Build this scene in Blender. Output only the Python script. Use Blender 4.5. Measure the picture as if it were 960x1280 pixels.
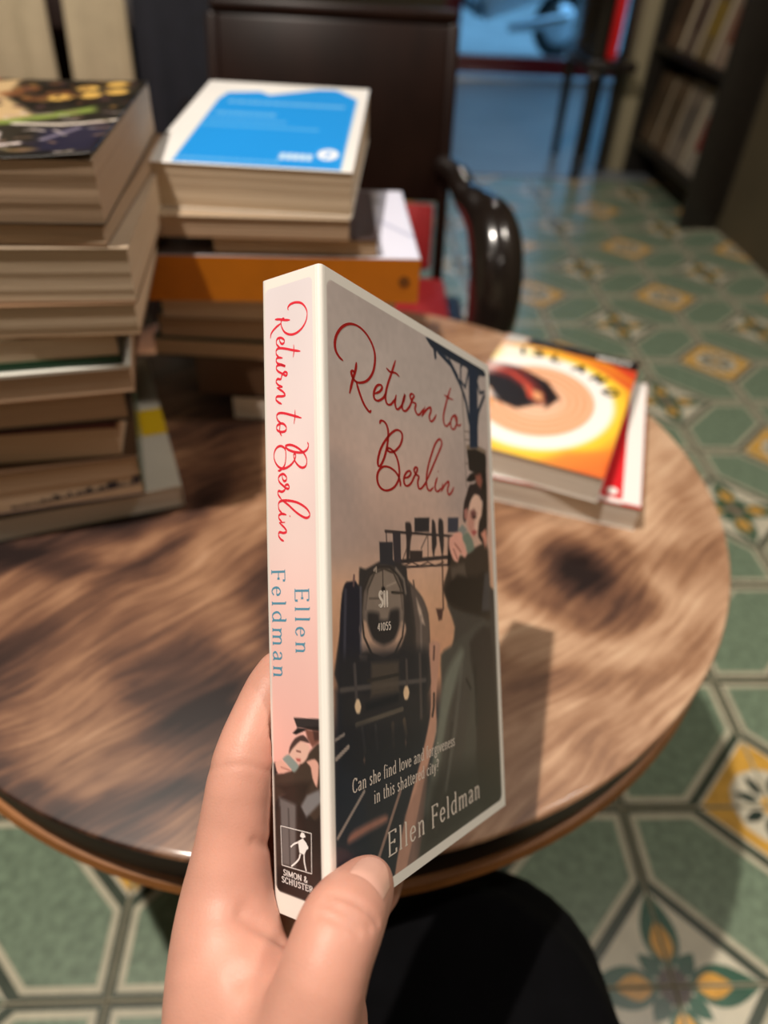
import bpy, bmesh, math, random
import numpy as np
from mathutils import Vector, Matrix

for o in list(bpy.data.objects):
    bpy.data.objects.remove(o)
scene = bpy.context.scene
col = scene.collection

# ------------------------------------------------------------------ camera
CAM_POS = Vector((0.0, 0.0, 0.8775))
PITCH, YAW, ROLL, FPX = 0.70431, 0.07248, 0.05802, 900.0
cF = Vector((math.sin(YAW) * math.cos(PITCH), math.cos(YAW) * math.cos(PITCH), -math.sin(PITCH)))
cR0 = cF.cross(Vector((0, 0, 1))).normalized()
cU0 = cR0.cross(cF)
cR = cR0 * math.cos(ROLL) + cU0 * math.sin(ROLL)
cU = cU0 * math.cos(ROLL) - cR0 * math.sin(ROLL)
cd = bpy.data.cameras.new('camera')
cam = bpy.data.objects.new('camera', cd)
col.objects.link(cam)
m = Matrix((cR, cU, -cF)).transposed().to_4x4()
m.translation = CAM_POS
cam.matrix_world = m
cd.sensor_fit = 'VERTICAL'
cd.sensor_height = 36.0
cd.lens = 36.0 * FPX / 1280.0
cd.clip_start = 0.01
cd.dof.use_dof = True
cd.dof.focus_distance = 0.232
cd.dof.aperture_fstop = cd.lens / 4.0
scene.camera = cam

# ------------------------------------------------------------------ world (daylight outside the door), exposure
world = bpy.data.worlds.new('daylight')
scene.world = world
world.use_nodes = True
bg = world.node_tree.nodes['Background']
bg.inputs[0].default_value = (0.22, 0.58, 1.0, 1)
bg.inputs[1].default_value = 2.3
scene.view_settings.view_transform = 'Standard'
scene.view_settings.look = 'None'
scene.view_settings.gamma = 1.0
scene.view_settings.use_curve_mapping = False
scene.view_settings.exposure = 0.0

# ceiling spot over the table, then added unseen fill lamps: (x, y, watts, radius, cone degrees, aim)
WARM = (1.0, 0.90, 0.795)
LAMPS = [(-0.63, 0.17, 214.0, 0.022, 150, (0.0, 0.35, 0.5)),
         (1.15, 0.45, 72.0, 0.12, 150, (0.2, 0.5, 0.4)),
         (-1.5, -0.6, 9.0, 0.10, 150, (-0.4, 0.5, 0.4)),
         (0.5, -1.0, 8.0, 0.10, 150, (0.2, 0.4, 0.4)),
         (0.55, 2.6, 13.0, 0.05, 150, (0.6, 2.4, 0.0))]

# ------------------------------------------------------------------ helpers
def lin(c):
    c = [x / 255.0 for x in c[:3]]
    return tuple((x / 12.92 if x <= 0.04045 else ((x + 0.055) / 1.055) ** 2.4) for x in c)

def tag(o, label=None, cat=None, group=None, kind=None):
    if label: o['label'] = label
    if cat: o['category'] = cat
    if group: o['group'] = group
    if kind: o['kind'] = kind
    return o

MATS = {}
def mat(name, rgb, rough=0.6, var=0.0, vscale=40.0, bump=0.0, bscale=200.0, metal=0.0, coat=0.0, stretch=None, spec=0.5, sss=0.0):
    """procedural material: base colour with noise variation and noise bump"""
    if name in MATS: return MATS[name]
    mt = bpy.data.materials.new(name)
    mt.use_nodes = True
    nt = mt.node_tree
    b = nt.nodes['Principled BSDF']
    base = lin(rgb)
    b.inputs['Base Color'].default_value = (*base, 1)
    b.inputs['Roughness'].default_value = rough
    b.inputs['Metallic'].default_value = metal
    b.inputs['Specular IOR Level'].default_value = spec
    if coat: b.inputs['Coat Weight'].default_value = coat; b.inputs['Coat Roughness'].default_value = 0.12
    if sss:
        b.inputs['Subsurface Weight'].default_value = sss
        b.inputs['Subsurface Radius'].default_value = (0.9, 0.35, 0.2)
        b.inputs['Subsurface Scale'].default_value = 0.004
    tc = nt.nodes.new('ShaderNodeTexCoord')
    vec = tc.outputs['Object']
    if stretch:
        mp = nt.nodes.new('ShaderNodeMapping')
        mp.inputs['Scale'].default_value = stretch
        nt.links.new(vec, mp.inputs['Vector']); vec = mp.outputs['Vector']
    if var > 0:
        n = nt.nodes.new('ShaderNodeTexNoise'); n.inputs['Scale'].default_value = vscale; n.inputs['Detail'].default_value = 4
        nt.links.new(vec, n.inputs['Vector'])
        r = nt.nodes.new('ShaderNodeValToRGB')
        r.color_ramp.elements[0].position = 0.3; r.color_ramp.elements[1].position = 0.7
        r.color_ramp.elements[0].color = (*[max(0, x * (1 - var)) for x in base], 1)
        r.color_ramp.elements[1].color = (*[min(1, x * (1 + var)) for x in base], 1)
        nt.links.new(n.outputs['Fac'], r.inputs['Fac']); nt.links.new(r.outputs['Color'], b.inputs['Base Color'])
    if bump > 0:
        n2 = nt.nodes.new('ShaderNodeTexNoise'); n2.inputs['Scale'].default_value = bscale; n2.inputs['Detail'].default_value = 3
        nt.links.new(vec, n2.inputs['Vector'])
        bp = nt.nodes.new('ShaderNodeBump'); bp.inputs['Strength'].default_value = bump; bp.inputs['Distance'].default_value = 0.002
        nt.links.new(n2.outputs['Fac'], bp.inputs['Height']); nt.links.new(bp.outputs['Normal'], b.inputs['Normal'])
    MATS[name] = mt
    return mt

def print_mat(name, rough=0.35, coat=0.0):
    """printed card: ink colours stored on the mesh"""
    if name in MATS: return MATS[name]
    mt = bpy.data.materials.new(name); mt.use_nodes = True
    nt = mt.node_tree; b = nt.nodes['Principled BSDF']
    a = nt.nodes.new('ShaderNodeAttribute'); a.attribute_name = 'ink'
    nt.links.new(a.outputs['Color'], b.inputs['Base Color'])
    b.inputs['Roughness'].default_value = rough
    if coat: b.inputs['Coat Weight'].default_value = coat; b.inputs['Coat Roughness'].default_value = 0.2
    MATS[name] = mt
    return mt

def obj_from(name, verts, faces, material, parent=None, smooth=False, mats=None, midx=None):
    me = bpy.data.meshes.new(name)
    me.from_pydata([tuple(v) for v in verts], [], faces)
    for mm in (mats or [material]): me.materials.append(mm)
    if midx: me.polygons.foreach_set('material_index', midx)
    if smooth: me.polygons.foreach_set('use_smooth', [True] * len(me.polygons))
    me.update()
    o = bpy.data.objects.new(name, me); col.objects.link(o)
    if parent: o.parent = parent
    return o

def bm_obj(name, bm, material, parent=None, smooth=False):
    me = bpy.data.meshes.new(name); bm.normal_update(); bm.to_mesh(me); bm.free()
    me.materials.append(material)
    if smooth:
        me.polygons.foreach_set('use_smooth', [True] * len(me.polygons))
        try: me.set_sharp_from_angle(angle=math.radians(40))
        except Exception: pass
    o = bpy.data.objects.new(name, me); col.objects.link(o)
    if parent: o.parent = parent
    return o

def box_bm(bm, lo, hi, bev=0.0, mtx=None):
    c = [(a + b) / 2 for a, b in zip(lo, hi)]; s = [abs(b - a) for a, b in zip(lo, hi)]
    M = Matrix.Translation(c) @ Matrix.Diagonal((*s, 1))
    if mtx is not None: M = mtx @ M
    r = bmesh.ops.create_cube(bm, size=1.0, matrix=M)
    if bev > 0:
        es = list({e for v in r['verts'] for e in v.link_edges})
        bmesh.ops.bevel(bm, geom=es, offset=bev, segments=2, affect='EDGES', profile=0.5)

def box(name, lo, hi, material, parent=None, bev=0.0, mtx=None):
    bm = bmesh.new(); box_bm(bm, lo, hi, bev, mtx)
    return bm_obj(name, bm, material, parent, smooth=bev > 0)

def catmull(pts, n=8):
    P = [np.array(p, float) for p in pts]
    if len(P) < 3: return P
    P = [2 * P[0] - P[1]] + P + [2 * P[-1] - P[-2]]
    out = []
    for i in range(1, len(P) - 2):
        p0, p1, p2, p3 = P[i - 1:i + 3]
        for k in range(n):
            t = k / n
            out.append(0.5 * ((2 * p1) + (-p0 + p2) * t + (2 * p0 - 5 * p1 + 4 * p2 - p3) * t * t + (-p0 + 3 * p1 - 3 * p2 + p3) * t ** 3))
    out.append(P[-2])
    return out

def tube(name, pts, radii, material, parent=None, n=12, sub=6, flat=(1.0, 1.0), up=(0, 0, 1)):
    """swept tube through points; radii per point; flat = (width, height) factors"""
    data = catmull([(*p, r) for p, r in zip(pts, radii)], sub)
    verts, faces = [], []
    for i, d in enumerate(data):
        p = Vector(d[:3]); a = Vector(data[max(0, i - 1)][:3]); b = Vector(data[min(len(data) - 1, i + 1)][:3])
        t = (b - a).normalized(); s = t.cross(Vector(up))
        if s.length < 1e-4: s = t.cross(Vector((0, 1, 0)))
        s.normalize(); u = s.cross(t)
        for k in range(n):
            an = 2 * math.pi * k / n
            verts.append(p + s * (math.cos(an) * d[3] * flat[0]) + u * (math.sin(an) * d[3] * flat[1]))
    m_ = len(data)
    for i in range(m_ - 1):
        for k in range(n):
            faces.append((i * n + k, i * n + (k + 1) % n, (i + 1) * n + (k + 1) % n, (i + 1) * n + k))
    faces.append(tuple(range(n))[::-1]); faces.append(tuple((m_ - 1) * n + k for k in range(n)))
    return obj_from(name, verts, faces, material, parent, smooth=True)

def lathe(name, prof, material, parent=None, n=64, loc=(0, 0, 0), smooth=True):
    verts, faces = [], []
    for r, z in prof:
        for k in range(n):
            a = 2 * math.pi * k / n
            verts.append((r * math.cos(a), r * math.sin(a), z))
    for i in range(len(prof) - 1):
        for k in range(n):
            faces.append((i * n + k, i * n + (k + 1) % n, (i + 1) * n + (k + 1) % n, (i + 1) * n + k))
    if prof[0][0] > 1e-6: faces.append(tuple(range(n))[::-1])
    if prof[-1][0] > 1e-6: faces.append(tuple((len(prof) - 1) * n + k for k in range(n)))
    o = obj_from(name, verts, faces, material, parent, smooth=smooth)
    o.location = loc
    if smooth:
        try: o.data.set_sharp_from_angle(angle=math.radians(35))
        except Exception: pass
    return o

def empty(name, loc=(0, 0, 0), rz=0.0):
    e = bpy.data.objects.new(name, None); col.objects.link(e)
    e.location = loc; e.rotation_euler = (0, 0, rz); e.empty_display_size = 0.05
    return e

# ---- ink canvas: colours computed per point and stored on a fine card mesh (millimetres, y down)
def vnoise(nx, ny, cells, seed):
    rs = np.random.RandomState(seed)
    g = rs.rand(cells[1] + 2, cells[0] + 2)
    x = np.linspace(0, cells[0], nx, endpoint=False); y = np.linspace(0, cells[1], ny, endpoint=False)
    xi = x.astype(int); yi = y.astype(int)
    fx = x - xi; fy = (y - yi)[:, None]; fx = fx * fx * (3 - 2 * fx); fy = fy * fy * (3 - 2 * fy)
    a = g[yi][:, xi]; b = g[yi][:, xi + 1]; c = g[yi + 1][:, xi]; d = g[yi + 1][:, xi + 1]
    return (a * (1 - fx) + b * fx) * (1 - fy) + (c * (1 - fx) + d * fx) * fy

class Canvas:
    def __init__(s, w, h, res, base=(255, 255, 255)):
        s.w, s.h = w, h
        s.nx = int(w / res) + 2; s.ny = int(h / res) + 2
        s.X, s.Y = np.meshgrid(np.linspace(0, w, s.nx), np.linspace(0, h, s.ny))
        s.img = np.ones((s.ny, s.nx, 3)) * np.array(base, float)
    def mix(s, cov, c, sl=None):
        sl = sl or (slice(None), slice(None))
        s.img[sl] = s.img[sl] * (1 - cov[..., None]) + np.array(c, float) * cov[..., None]
    def window(s, pts, pad):
        p = np.array(pts, float)
        x0, y0 = p.min(0) - pad; x1, y1 = p.max(0) + pad
        i0 = max(0, int(x0 / s.w * (s.nx - 1))); i1 = min(s.nx, int(x1 / s.w * (s.nx - 1)) + 2)
        j0 = max(0, int(y0 / s.h * (s.ny - 1))); j1 = min(s.ny, int(y1 / s.h * (s.ny - 1)) + 2)
        return (slice(j0, max(j0, j1)), slice(i0, max(i0, i1)))
    @staticmethod
    def segd(X, Y, a, b):
        d = b - a; L = (d * d).sum() + 1e-12
        t = np.clip(((X - a[0]) * d[0] + (Y - a[1]) * d[1]) / L, 0, 1)
        return np.hypot(X - a[0] - t * d[0], Y - a[1] - t * d[1])
    def poly(s, pts, c, soft=0.5, a=1.0):
        sl = s.window(pts, soft); X, Y = s.X[sl], s.Y[sl]
        if X.size == 0: return
        p = np.array(pts, float); ins = np.zeros(X.shape, bool); dm = np.full(X.shape, 1e9)
        for i in range(len(p)):
            q, r = p[i - 1], p[i]
            dm = np.minimum(dm, s.segd(X, Y, q, r))
            cr = ((q[1] > Y) != (r[1] > Y)) & (X < (r[0] - q[0]) * (Y - q[1]) / (r[1] - q[1] + 1e-12) + q[0])
            ins ^= cr
        sd = np.where(ins, -dm, dm)
        s.mix(np.clip(0.5 - sd / max(soft, 1e-3), 0, 1) * a, c, sl)
    def line(s, pts, c, w, soft=0.3, a=1.0):
        sl = s.window(pts, w + soft); X, Y = s.X[sl], s.Y[sl]
        if X.size == 0: return
        p = np.array(pts, float); dm = np.full(X.shape, 1e9)
        for i in range(len(p) - 1): dm = np.minimum(dm, s.segd(X, Y, p[i], p[i + 1]))
        s.mix(np.clip(0.5 - (dm - w / 2) / max(soft, 1e-3), 0, 1) * a, c, sl)
    def ell(s, cx, cy, rx, ry, c, soft=0.3, a=1.0, rot=0.0):
        dx, dy = s.X - cx, s.Y - cy; cs, sn = math.cos(rot), math.sin(rot)
        d = np.sqrt(((dx * cs + dy * sn) / rx) ** 2 + ((-dx * sn + dy * cs) / ry) ** 2)
        s.mix(np.clip(0.5 - (d - 1) * min(rx, ry) / max(soft, 1e-3), 0, 1) * a, c)
    def vgrad(s, stops):
        ys = [q[0] for q in stops]
        for k in range(3): s.img[..., k] = np.interp(s.Y, ys, [q[1][k] for q in stops])
    def noise(s, cells, amp, seed=1):
        s.img *= (1 + amp * (vnoise(s.nx, s.ny, cells, seed) * 2 - 1))[..., None]
    def mesh(s, name, fn, material, parent=None):
        """fn(X, Y) -> positions, millimetres on the card to local metres"""
        P = fn(s.X, s.Y).reshape(-1, 3)
        nx, ny = s.nx, s.ny
        idx = np.arange(nx * ny).reshape(ny, nx)
        q = np.stack([idx[:-1, :-1], idx[1:, :-1], idx[1:, 1:], idx[:-1, 1:]], -1).reshape(-1, 4)
        me = bpy.data.meshes.new(name)
        me.vertices.add(nx * ny); me.vertices.foreach_set('co', P.astype(np.float32).ravel())
        me.loops.add(q.size); me.loops.foreach_set('vertex_index', q.ravel().astype(np.int32))
        me.polygons.add(len(q)); me.polygons.foreach_set('loop_start', (np.arange(len(q)) * 4).astype(np.int32))
        me.polygons.foreach_set('use_smooth', [True] * len(q))
        me.update(calc_edges=True)
        at = me.color_attributes.new('ink', 'FLOAT_COLOR', 'POINT')
        c = np.clip(s.img, 0, 255) / 255.0
        c = np.where(c <= 0.04045, c / 12.92, ((c + 0.055) / 1.055) ** 2.4).reshape(-1, 3)
        at.data.foreach_set('color', np.c_[c, np.ones(len(c))].astype(np.float32).ravel())
        me.materials.append(material)
        o = bpy.data.objects.new(name, me); col.objects.link(o)
        if parent: o.parent = parent
        return o

# ---- lettering: pen strokes as flat ribbons
def ribbon(verts, faces, pts, width, n=6, taper=True):
    """width: number or function(direction) -> full width (mm)"""
    d = catmull(pts, n); N = len(d); b0 = len(verts)
    for i in range(N):
        a, b = d[max(0, i - 1)], d[min(N - 1, i + 1)]
        t = (b - a); L = math.hypot(*t) or 1.0; t = t / L
        w = width(t) if callable(width) else width
        if taper: w *= min(1.0, 0.45 + 0.18 * min(i, N - 1 - i))
        nrm = np.array([-t[1], t[0]]) * w / 2
        verts.append(d[i] + nrm); verts.append(d[i] - nrm)
    for i in range(N - 1):
        k = b0 + 2 * i; faces.append((k, k + 1, k + 3, k + 2))

def G(w, *strokes): return (w, [[tuple(map(float, q.split(','))) for q in s.split()] for s in strokes])
STEM = ('12,0 12,45', '4,45 12,45', '4,0 20,0')
GLYPH = {
 'E': G(58, '12,0 12,70', '4,70 50,70', '12,36 42,36', '4,0 52,0', '50,70 50,59', '52,0 52,13', '42,42 42,30'),
 'F': G(54, '12,0 12,70', '4,70 48,70', '12,36 40,36', '4,0 22,0', '48,70 48,59', '40,42 40,30'),
 'l': G(25, '12,0 12,72', '4,72 12,72', '4,0 20,0'),
 'e': G(43, '7,25 37,25', '37,25 34,38 22,45 9,36 6,21 11,6 23,0 37,9'),
 'n': G(51, *STEM, '12,33 20,42 30,45 38,38 39,25 39,0', '32,0 47,0'),
 'd': G(51, '40,72 40,0', '32,72 40,72', '40,0 48,0', '40,36 32,44 20,44 9,34 7,20 14,4 26,0 40,9'),
 'm': G(78, *STEM, '12,33 20,42 30,45 38,38 39,25 39,0', '33,0 46,0', '39,33 47,42 57,45 65,38 66,25 66,0', '59,0 74,0'),
 'a': G(44, '8,36 14,44 25,45 33,38 34,25 34,6 41,0', '34,26 18,22 8,13 12,2 22,0 34,8'),
 'C': G(60, '52,56 42,68 30,71 14,60 8,35 14,10 30,0 44,3 54,14', '52,56 52,70'),
 's': G(35, '28,37 22,44 14,45 8,38 12,28 24,20 28,10 20,1 12,0 6,8'),
 'h': G(51, '12,0 12,72', '4,72 12,72', '5,0 19,0', '12,33 20,42 30,45 38,38 39,25 39,0', '32,0 47,0'),
 'f': G(27, '28,68 22,72 14,66 12,50 12,30 12,0', '3,45 24,45', '5,0 20,0'),
 'i': G(24, *STEM, '12,61 12,67'),
 'o': G(48, '24,45 10,38 6,22 10,6 24,0 38,6 42,22 38,38 24,45'),
 'v': G(44, '6,45 22,0', '22,0 38,45', '0,45 12,45', '32,45 44,45'),
 'r': G(36, *STEM, '12,30 18,41 27,45 34,41'),
 'g': G(44, '22,45 11,40 9,30 14,19 22,17 31,20 34,31 30,42 22,45', '32,42 42,46', '14,19 9,11 16,5 30,3 38,-4 34,-16 20,-21 7,-15 8,-4 16,3'),
 't': G(28, '13,58 13,35 13,20 14,6 20,0 27,5', '4,45 26,45'),
 'y': G(44, '6,45 23,2', '39,45 24,4 16,-16 8,-21 3,-17', '0,45 12,45', '33,45 44,45'),
 '?': G(38, '7,58 12,68 22,71 33,63 31,50 20,38 18,22', '18,1 18,6'),
 'S': G(50, '40,58 33,68 22,71 10,62 10,50 24,38 40,28 44,14 34,2 20,0 8,10', '40,58 41,70', '8,10 7,0'),
 'I': G(28, '14,0 14,70', '5,70 23,70', '5,0 23,0'),
 'M': G(86, '12,0 12,70', '12,70 43,6', '43,6 74,70', '74,70 74,0', '4,0 20,0', '66,0 82,0', '4,70 14,70', '72,70 82,70'),
 'O': G(72, '36,71 14,60 7,35 14,10 36,-1 58,10 65,35 58,60 36,71'),
 'N': G(72, '12,0 12,70', '12,70 60,0', '60,0 60,70', '4,0 20,0', '52,70 68,70', '4,70 14,70'),
 '&': G(66, '60,30 46,8 30,0 14,4 10,18 22,34 36,48 36,64 26,71 17,62 20,46 36,22 52,4 62,0'),
 'H': G(72, '14,0 14,70', '58,0 58,70', '14,36 58,36', '5,0 23,0', '49,0 67,0', '5,70 23,70', '49,70 67,70'),
 'U': G(70, '14,70 14,40 15,14 34,-1 54,12 56,40 56,70', '5,70 23,70', '48,70 64,70'),
 'T': G(60, '30,0 30,70', '6,70 54,70', '6,70 6,58', '54,70 54,58', '20,0 40,0'),
 'R': G(64, '14,0 14,70', '5,70 14,70', '14,70 34,71 48,62 46,44 30,36 14,36', '30,36 46,12 62,0', '5,0 23,0'),
 'L': G(54, '14,0 14,70', '5,70 23,70', '5,0 50,0', '50,0 50,14'),
 'A': G(68, '8,0 34,70', '34,70 60,0', '18,26 50,26', '0,0 16,0', '52,0 68,0'),
 'D': G(70, '14,0 14,70', '5,70 14,70', '5,0 14,0', '14,70 36,70 58,58 63,35 58,12 36,0 14,0'),
 'X': G(66, '10,70 56,0', '56,70 10,0', '4,70 18,70', '48,70 62,70', '4,0 18,0', '48,0 62,0'),
 'Y': G(64, '8,70 32,34', '56,70 32,34', '32,34 32,0', '2,70 16,70', '48,70 62,70', '22,0 42,0'),
 '0': G(46, '23,70 9,58 6,35 9,12 23,0 37,12 40,35 37,58 23,70'),
 '1': G(34, '17,0 17,70', '17,70 8,60'),
 '4': G(48, '34,0 34,70', '34,70 6,22', '6,22 44,22'),
 '5': G(46, '38,70 12,70', '12,70 10,40', '10,40 24,45 38,36 39,16 26,0 8,6'),
 'c': G(42, '36,36 30,43 22,45 10,37 6,21 11,6 23,0 36,8'),
 ' ': (26, []),
}
def text_strokes(s, gap=6):
    x, out = 0.0, []
    for ch in s:
        w, st = GLYPH[ch]
        for q in st: out.append([(a + x, b) for a, b in q])
        x += w + gap
    return out, x - gap
def lettering(name, s, height, place, material, parent, thick=0.13, thin=0.055, gap=6, width=None):
    """height: cap height in mm; place(x mm right, y mm up) -> 3D position. Pen: upright strokes thick, level strokes thin."""
    st, tw = text_strokes(s, gap); k = height / 70.0
    kx = k if width is None else width / tw
    verts, faces = [], []
    for q in st:
        ribbon(verts, faces, [(a * kx, b * k) for a, b in q], lambda t: height * (thin + (thick - thin) * abs(t[1]) ** 1.5), n=5, taper=False)
    return obj_from(name, [place(v[0], v[1]) for v in verts], faces, material, parent)
def strokes_obj(name, lines, width, place, material, parent, n=6, taper=True):
    verts, faces = [], []
    for q in lines: ribbon(verts, faces, q, width, n, taper)
    return obj_from(name, [place(v[0], v[1]) for v in verts], faces, material, parent)

# ================================================================== SETTING
TS = 0.2                                   # floor tile side
TX, TY = 0.361, 0.447                      # one tile corner
grout = mat('grout', (58, 56, 46), 0.8, var=0.2)
floor = obj_from('floor', [(-2.3, -1.8, -0.012), (2.4, -1.8, -0.012), (2.4, 3.27, -0.012), (-2.3, 3.27, -0.012),
                           (-2.3, -1.8, -0.1), (2.4, -1.8, -0.1), (2.4, 3.27, -0.1), (-2.3, 3.27, -0.1)],
                 [(0, 1, 2, 3), (7, 6, 5, 4), (0, 4, 5, 1), (1, 5, 6, 2), (2, 6, 7, 3), (3, 7, 4, 0)], grout)
tag(floor, 'floor of patterned green and yellow cement tiles', kind='structure')

def tile_mats():
    r = 0.30
    return [mat('tile_line', (58, 68, 54), r, var=0.25, vscale=60), mat('tile_cream', (188, 182, 158), r, var=0.12, vscale=50),
            mat('tile_green', (114, 132, 110), r, var=0.28, vscale=90), mat('tile_yellow', (206, 158, 66), r, var=0.15, vscale=60),
            mat('tile_white', (205, 198, 176), r, var=0.08, vscale=40), mat('tile_leaf', (34, 84, 62), r, var=0.2, vscale=70),
            mat('tile_dark', (38, 52, 44), r, var=0.2), mat('tile_ochre', (206, 150, 44), r, var=0.2, vscale=120), mat('tile_brown', (70, 50, 36), r, var=0.3, vscale=150)]
def inset(poly, d):
    n = len(poly); out = []
    for i in range(n):
        p0, p1, p2 = (np.array(poly[j % n], float) for j in (i - 1, i, i + 1))
        a = p1 - p0; a /= np.linalg.norm(a); b = p2 - p1; b /= np.linalg.norm(b)
        na, nb = np.array([-a[1], a[0]]), np.array([-b[1], b[0]])
        k = 1 + na @ nb
        out.append(tuple(p1 + (na + nb) * d / k))
    return out
def tile_mesh():
    s = TS; g = 0.0009; q = 0.108
    V, Fc, MI = [], [], []
    def poly(pts, z, mi):
        b = len(V); V.extend((x, y, z) for x, y in pts); Fc.append(tuple(range(b, b + len(pts)))); MI.append(mi)
    # slab with a small chamfer
    o = [(g, g), (s - g, g), (s - g, s - g), (g, s - g)]
    lo = [(x, y, -0.012) for x, y in o]; mid = [(x, y, -0.0012) for x, y in o]; c = 0.0012
    top = [(x + (c if x < s / 2 else -c), y + (c if y < s / 2 else -c), 0.0) for x, y in o]
    b = len(V); V.extend(lo + mid + top)
    for k in range(4):
        k2 = (k + 1) % 4
        Fc.append((b + k, b + k2, b + 4 + k2, b + 4 + k)); MI.append(1)
        Fc.append((b + 4 + k, b + 4 + k2, b + 8 + k2, b + 8 + k)); MI.append(1)
    Fc.append((b + 8, b + 9, b + 10, b + 11)); MI.append(0)
    e = 0.0022
    hexa = [(e, e), (s - q, e), (s - e, q), (s - e, s - e), (q, s - e), (e, s - q)]
    poly(inset(hexa, 0.005), 0.00015, 1)
    poly(inset(hexa, 0.0125), 0.0003, 2)
    # yellow quarter at corner (s, 0)
    t = [(s - q, e), (s - e, e), (s - e, q)]
    poly([(s - q + 0.010, e), (s - e, e), (s - e, q - 0.010)], 0.00015, 4)
    poly([(s - q + 0.015, e), (s - e, e), (s - e, q - 0.015)], 0.0003, 3)
    def fan(cx, cy, r, a0, a1, z, mi, n=6):
        poly([(cx, cy)] + [(cx + r * math.cos(a0 + (a1 - a0) * k / n), cy + r * math.sin(a0 + (a1 - a0) * k / n)) for k in range(n + 1)], z, mi)
    cx, cy = s - e, e
    fan(cx, cy, 0.050, math.pi / 2, math.pi, 0.00045, 4, 3)
    def petal(cx, cy, a, r0, r1, w, z, mi, half=0, n=6):
        d = np.array([math.cos(a), math.sin(a)]); nn = np.array([-d[1], d[0]]); A, B = [], []
        for k in range(n + 1):
            t_ = k / n; wd = w * math.sin(math.pi * t_ ** 0.85)
            c0 = np.array([cx, cy]) + d * (r0 + (r1 - r0) * t_)
            A.append(tuple(c0 + nn * (wd if half >= 0 else 0))); B.append(tuple(c0 - nn * (wd if half <= 0 else 0)))
        pts = A + B[::-1]
        if half <= 0 or True: pts = pts[::-1]
        clean = [pts[0]]
        for p in pts[1:]:
            if math.hypot(p[0] - clean[-1][0], p[1] - clean[-1][1]) > 1e-6: clean.append(p)
        if math.hypot(clean[0][0] - clean[-1][0], clean[0][1] - clean[-1][1]) < 1e-6: clean.pop()
        poly(clean, z, mi)
    for a in (112.5, 157.5): petal(cx, cy, math.radians(a), 0.012, 0.045, 0.0072, 0.0006, 6)
    fan(cx, cy, 0.011, math.pi / 2, math.pi, 0.00075, 3, 4)
    # white quarter at corner (0, s)
    poly([(e, s - e), (e, s - q + 0.010), (q - 0.010, s - e)], 0.00015, 4)
    cx, cy = e, s - e
    petal(cx, cy, 0.0, 0.012, 0.094, 0.019, 0.0003, 5, half=-1, n=8)
    petal(cx, cy, -math.pi / 2, 0.012, 0.094, 0.019, 0.0003, 5, half=1, n=8)
    petal(cx, cy, 0.0, 0.022, 0.062, 0.0105, 0.00045, 7, half=-1)
    petal(cx, cy, -math.pi / 2, 0.022, 0.062, 0.0105, 0.00045, 7, half=1)
    petal(cx, cy, -math.pi / 4, 0.010, 0.042, 0.010, 0.0006, 5)
    fan(cx, cy, 0.015, -math.pi / 2, 0, 0.00075, 8, 4)
    me = bpy.data.meshes.new('tile')
    me.from_pydata(V, [], Fc)
    for mm in tile_mats(): me.materials.append(mm)
    me.polygons.foreach_set('material_index', MI); me.update()
    bmm = bmesh.new(); bmm.from_mesh(me)
    for f in bmm.faces:
        if abs(f.normal.z) > 0.9 and f.normal.z < 0: f.normal_flip()
    bmm.to_mesh(me); bmm.free()
    return me
TILE = tile_mesh()
for j in range(-2, 15):
    for i in range(-6, 6):
        x0, y0 = TX + i * TS, TY + j * TS
        if x0 > 1.40 or y0 + TS > 3.28 or y0 < -0.2: continue
        even = (i + j) % 2 == 0
        if even: rot = 0 if j % 2 == 0 else 2          # (i+1, j) yellow when j even
        else: rot = 1 if i % 2 == 0 else 3             # (i, j) white when i even
        o = bpy.data.objects.new('tile', TILE); col.objects.link(o); o.parent = floor
        off = [(0, 0), (TS, 0), (TS, TS), (0, TS)][rot]
        o.location = (x0 + off[0], y0 + off[1], 0.0004 * math.sin(i * 3.1 + j * 1.7) - 0.0005)
        o.rotation_euler = (0, 0, rot * math.pi / 2)

conc = mat('threshold_concrete', (120, 126, 130), 0.32, var=0.15, vscale=3)
tag(box('floor_entrance', (-2.3, 3.27, -0.1), (2.4, 5.62, 0.0), conc), 'smooth grey floor inside the entrance', kind='structure')
plaster = mat('plaster', (150, 140, 112), 0.8, var=0.06, vscale=4, bump=0.1, bscale=60)
darkwall = mat('dark_wall_paint', (84, 74, 54), 0.75, var=0.12, vscale=5)
tag(box('wall_right', (1.366, -1.8, 0.0), (1.52, 3.40, 2.7), darkwall), 'dark olive painted side wall', kind='structure')
tag(box('wall_column', (1.16, 3.405, 0.0), (1.54, 3.60, 2.7), plaster, bev=0.004), 'pale plaster column beside the bookshelf', kind='structure')
tag(box('wall_left', (-2.3, -1.8, 0.0), (-2.2, 5.6, 2.7), plaster), 'plaster side wall', kind='structure')
tag(box('wall_behind', (-2.2, -1.8, 0.0), (1.366, -1.7, 2.7), plaster), 'plaster rear wall', kind='structure')
tag(box('wall_lobby', (2.3, 3.6, 0.0), (2.4, 5.6, 2.7), plaster), 'plaster wall of the lobby', kind='structure')
tag(box('wall_return', (1.54, 3.42, 0.0), (2.4, 3.52, 2.7), plaster), 'plaster return wall', kind='structure')
tag(box('ceiling', (-2.3, -1.8, 2.7), (2.4, 5.62, 2.8), mat('ceiling_paint', (150, 138, 120), 0.85, var=0.05)), 'plain ceiling', kind='structure')
bm = bmesh.new()
box_bm(bm, (-2.3, 5.52, 0), (0.60, 5.62, 2.7)); box_bm(bm, (1.95, 5.52, 0), (2.4, 5.62, 2.7)); box_bm(bm, (0.60, 5.52, 2.35), (1.95, 5.62, 2.7))
tag(bm_obj('wall_front', bm, darkwall), 'dark front wall with the shop entrance', kind='structure')

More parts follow.
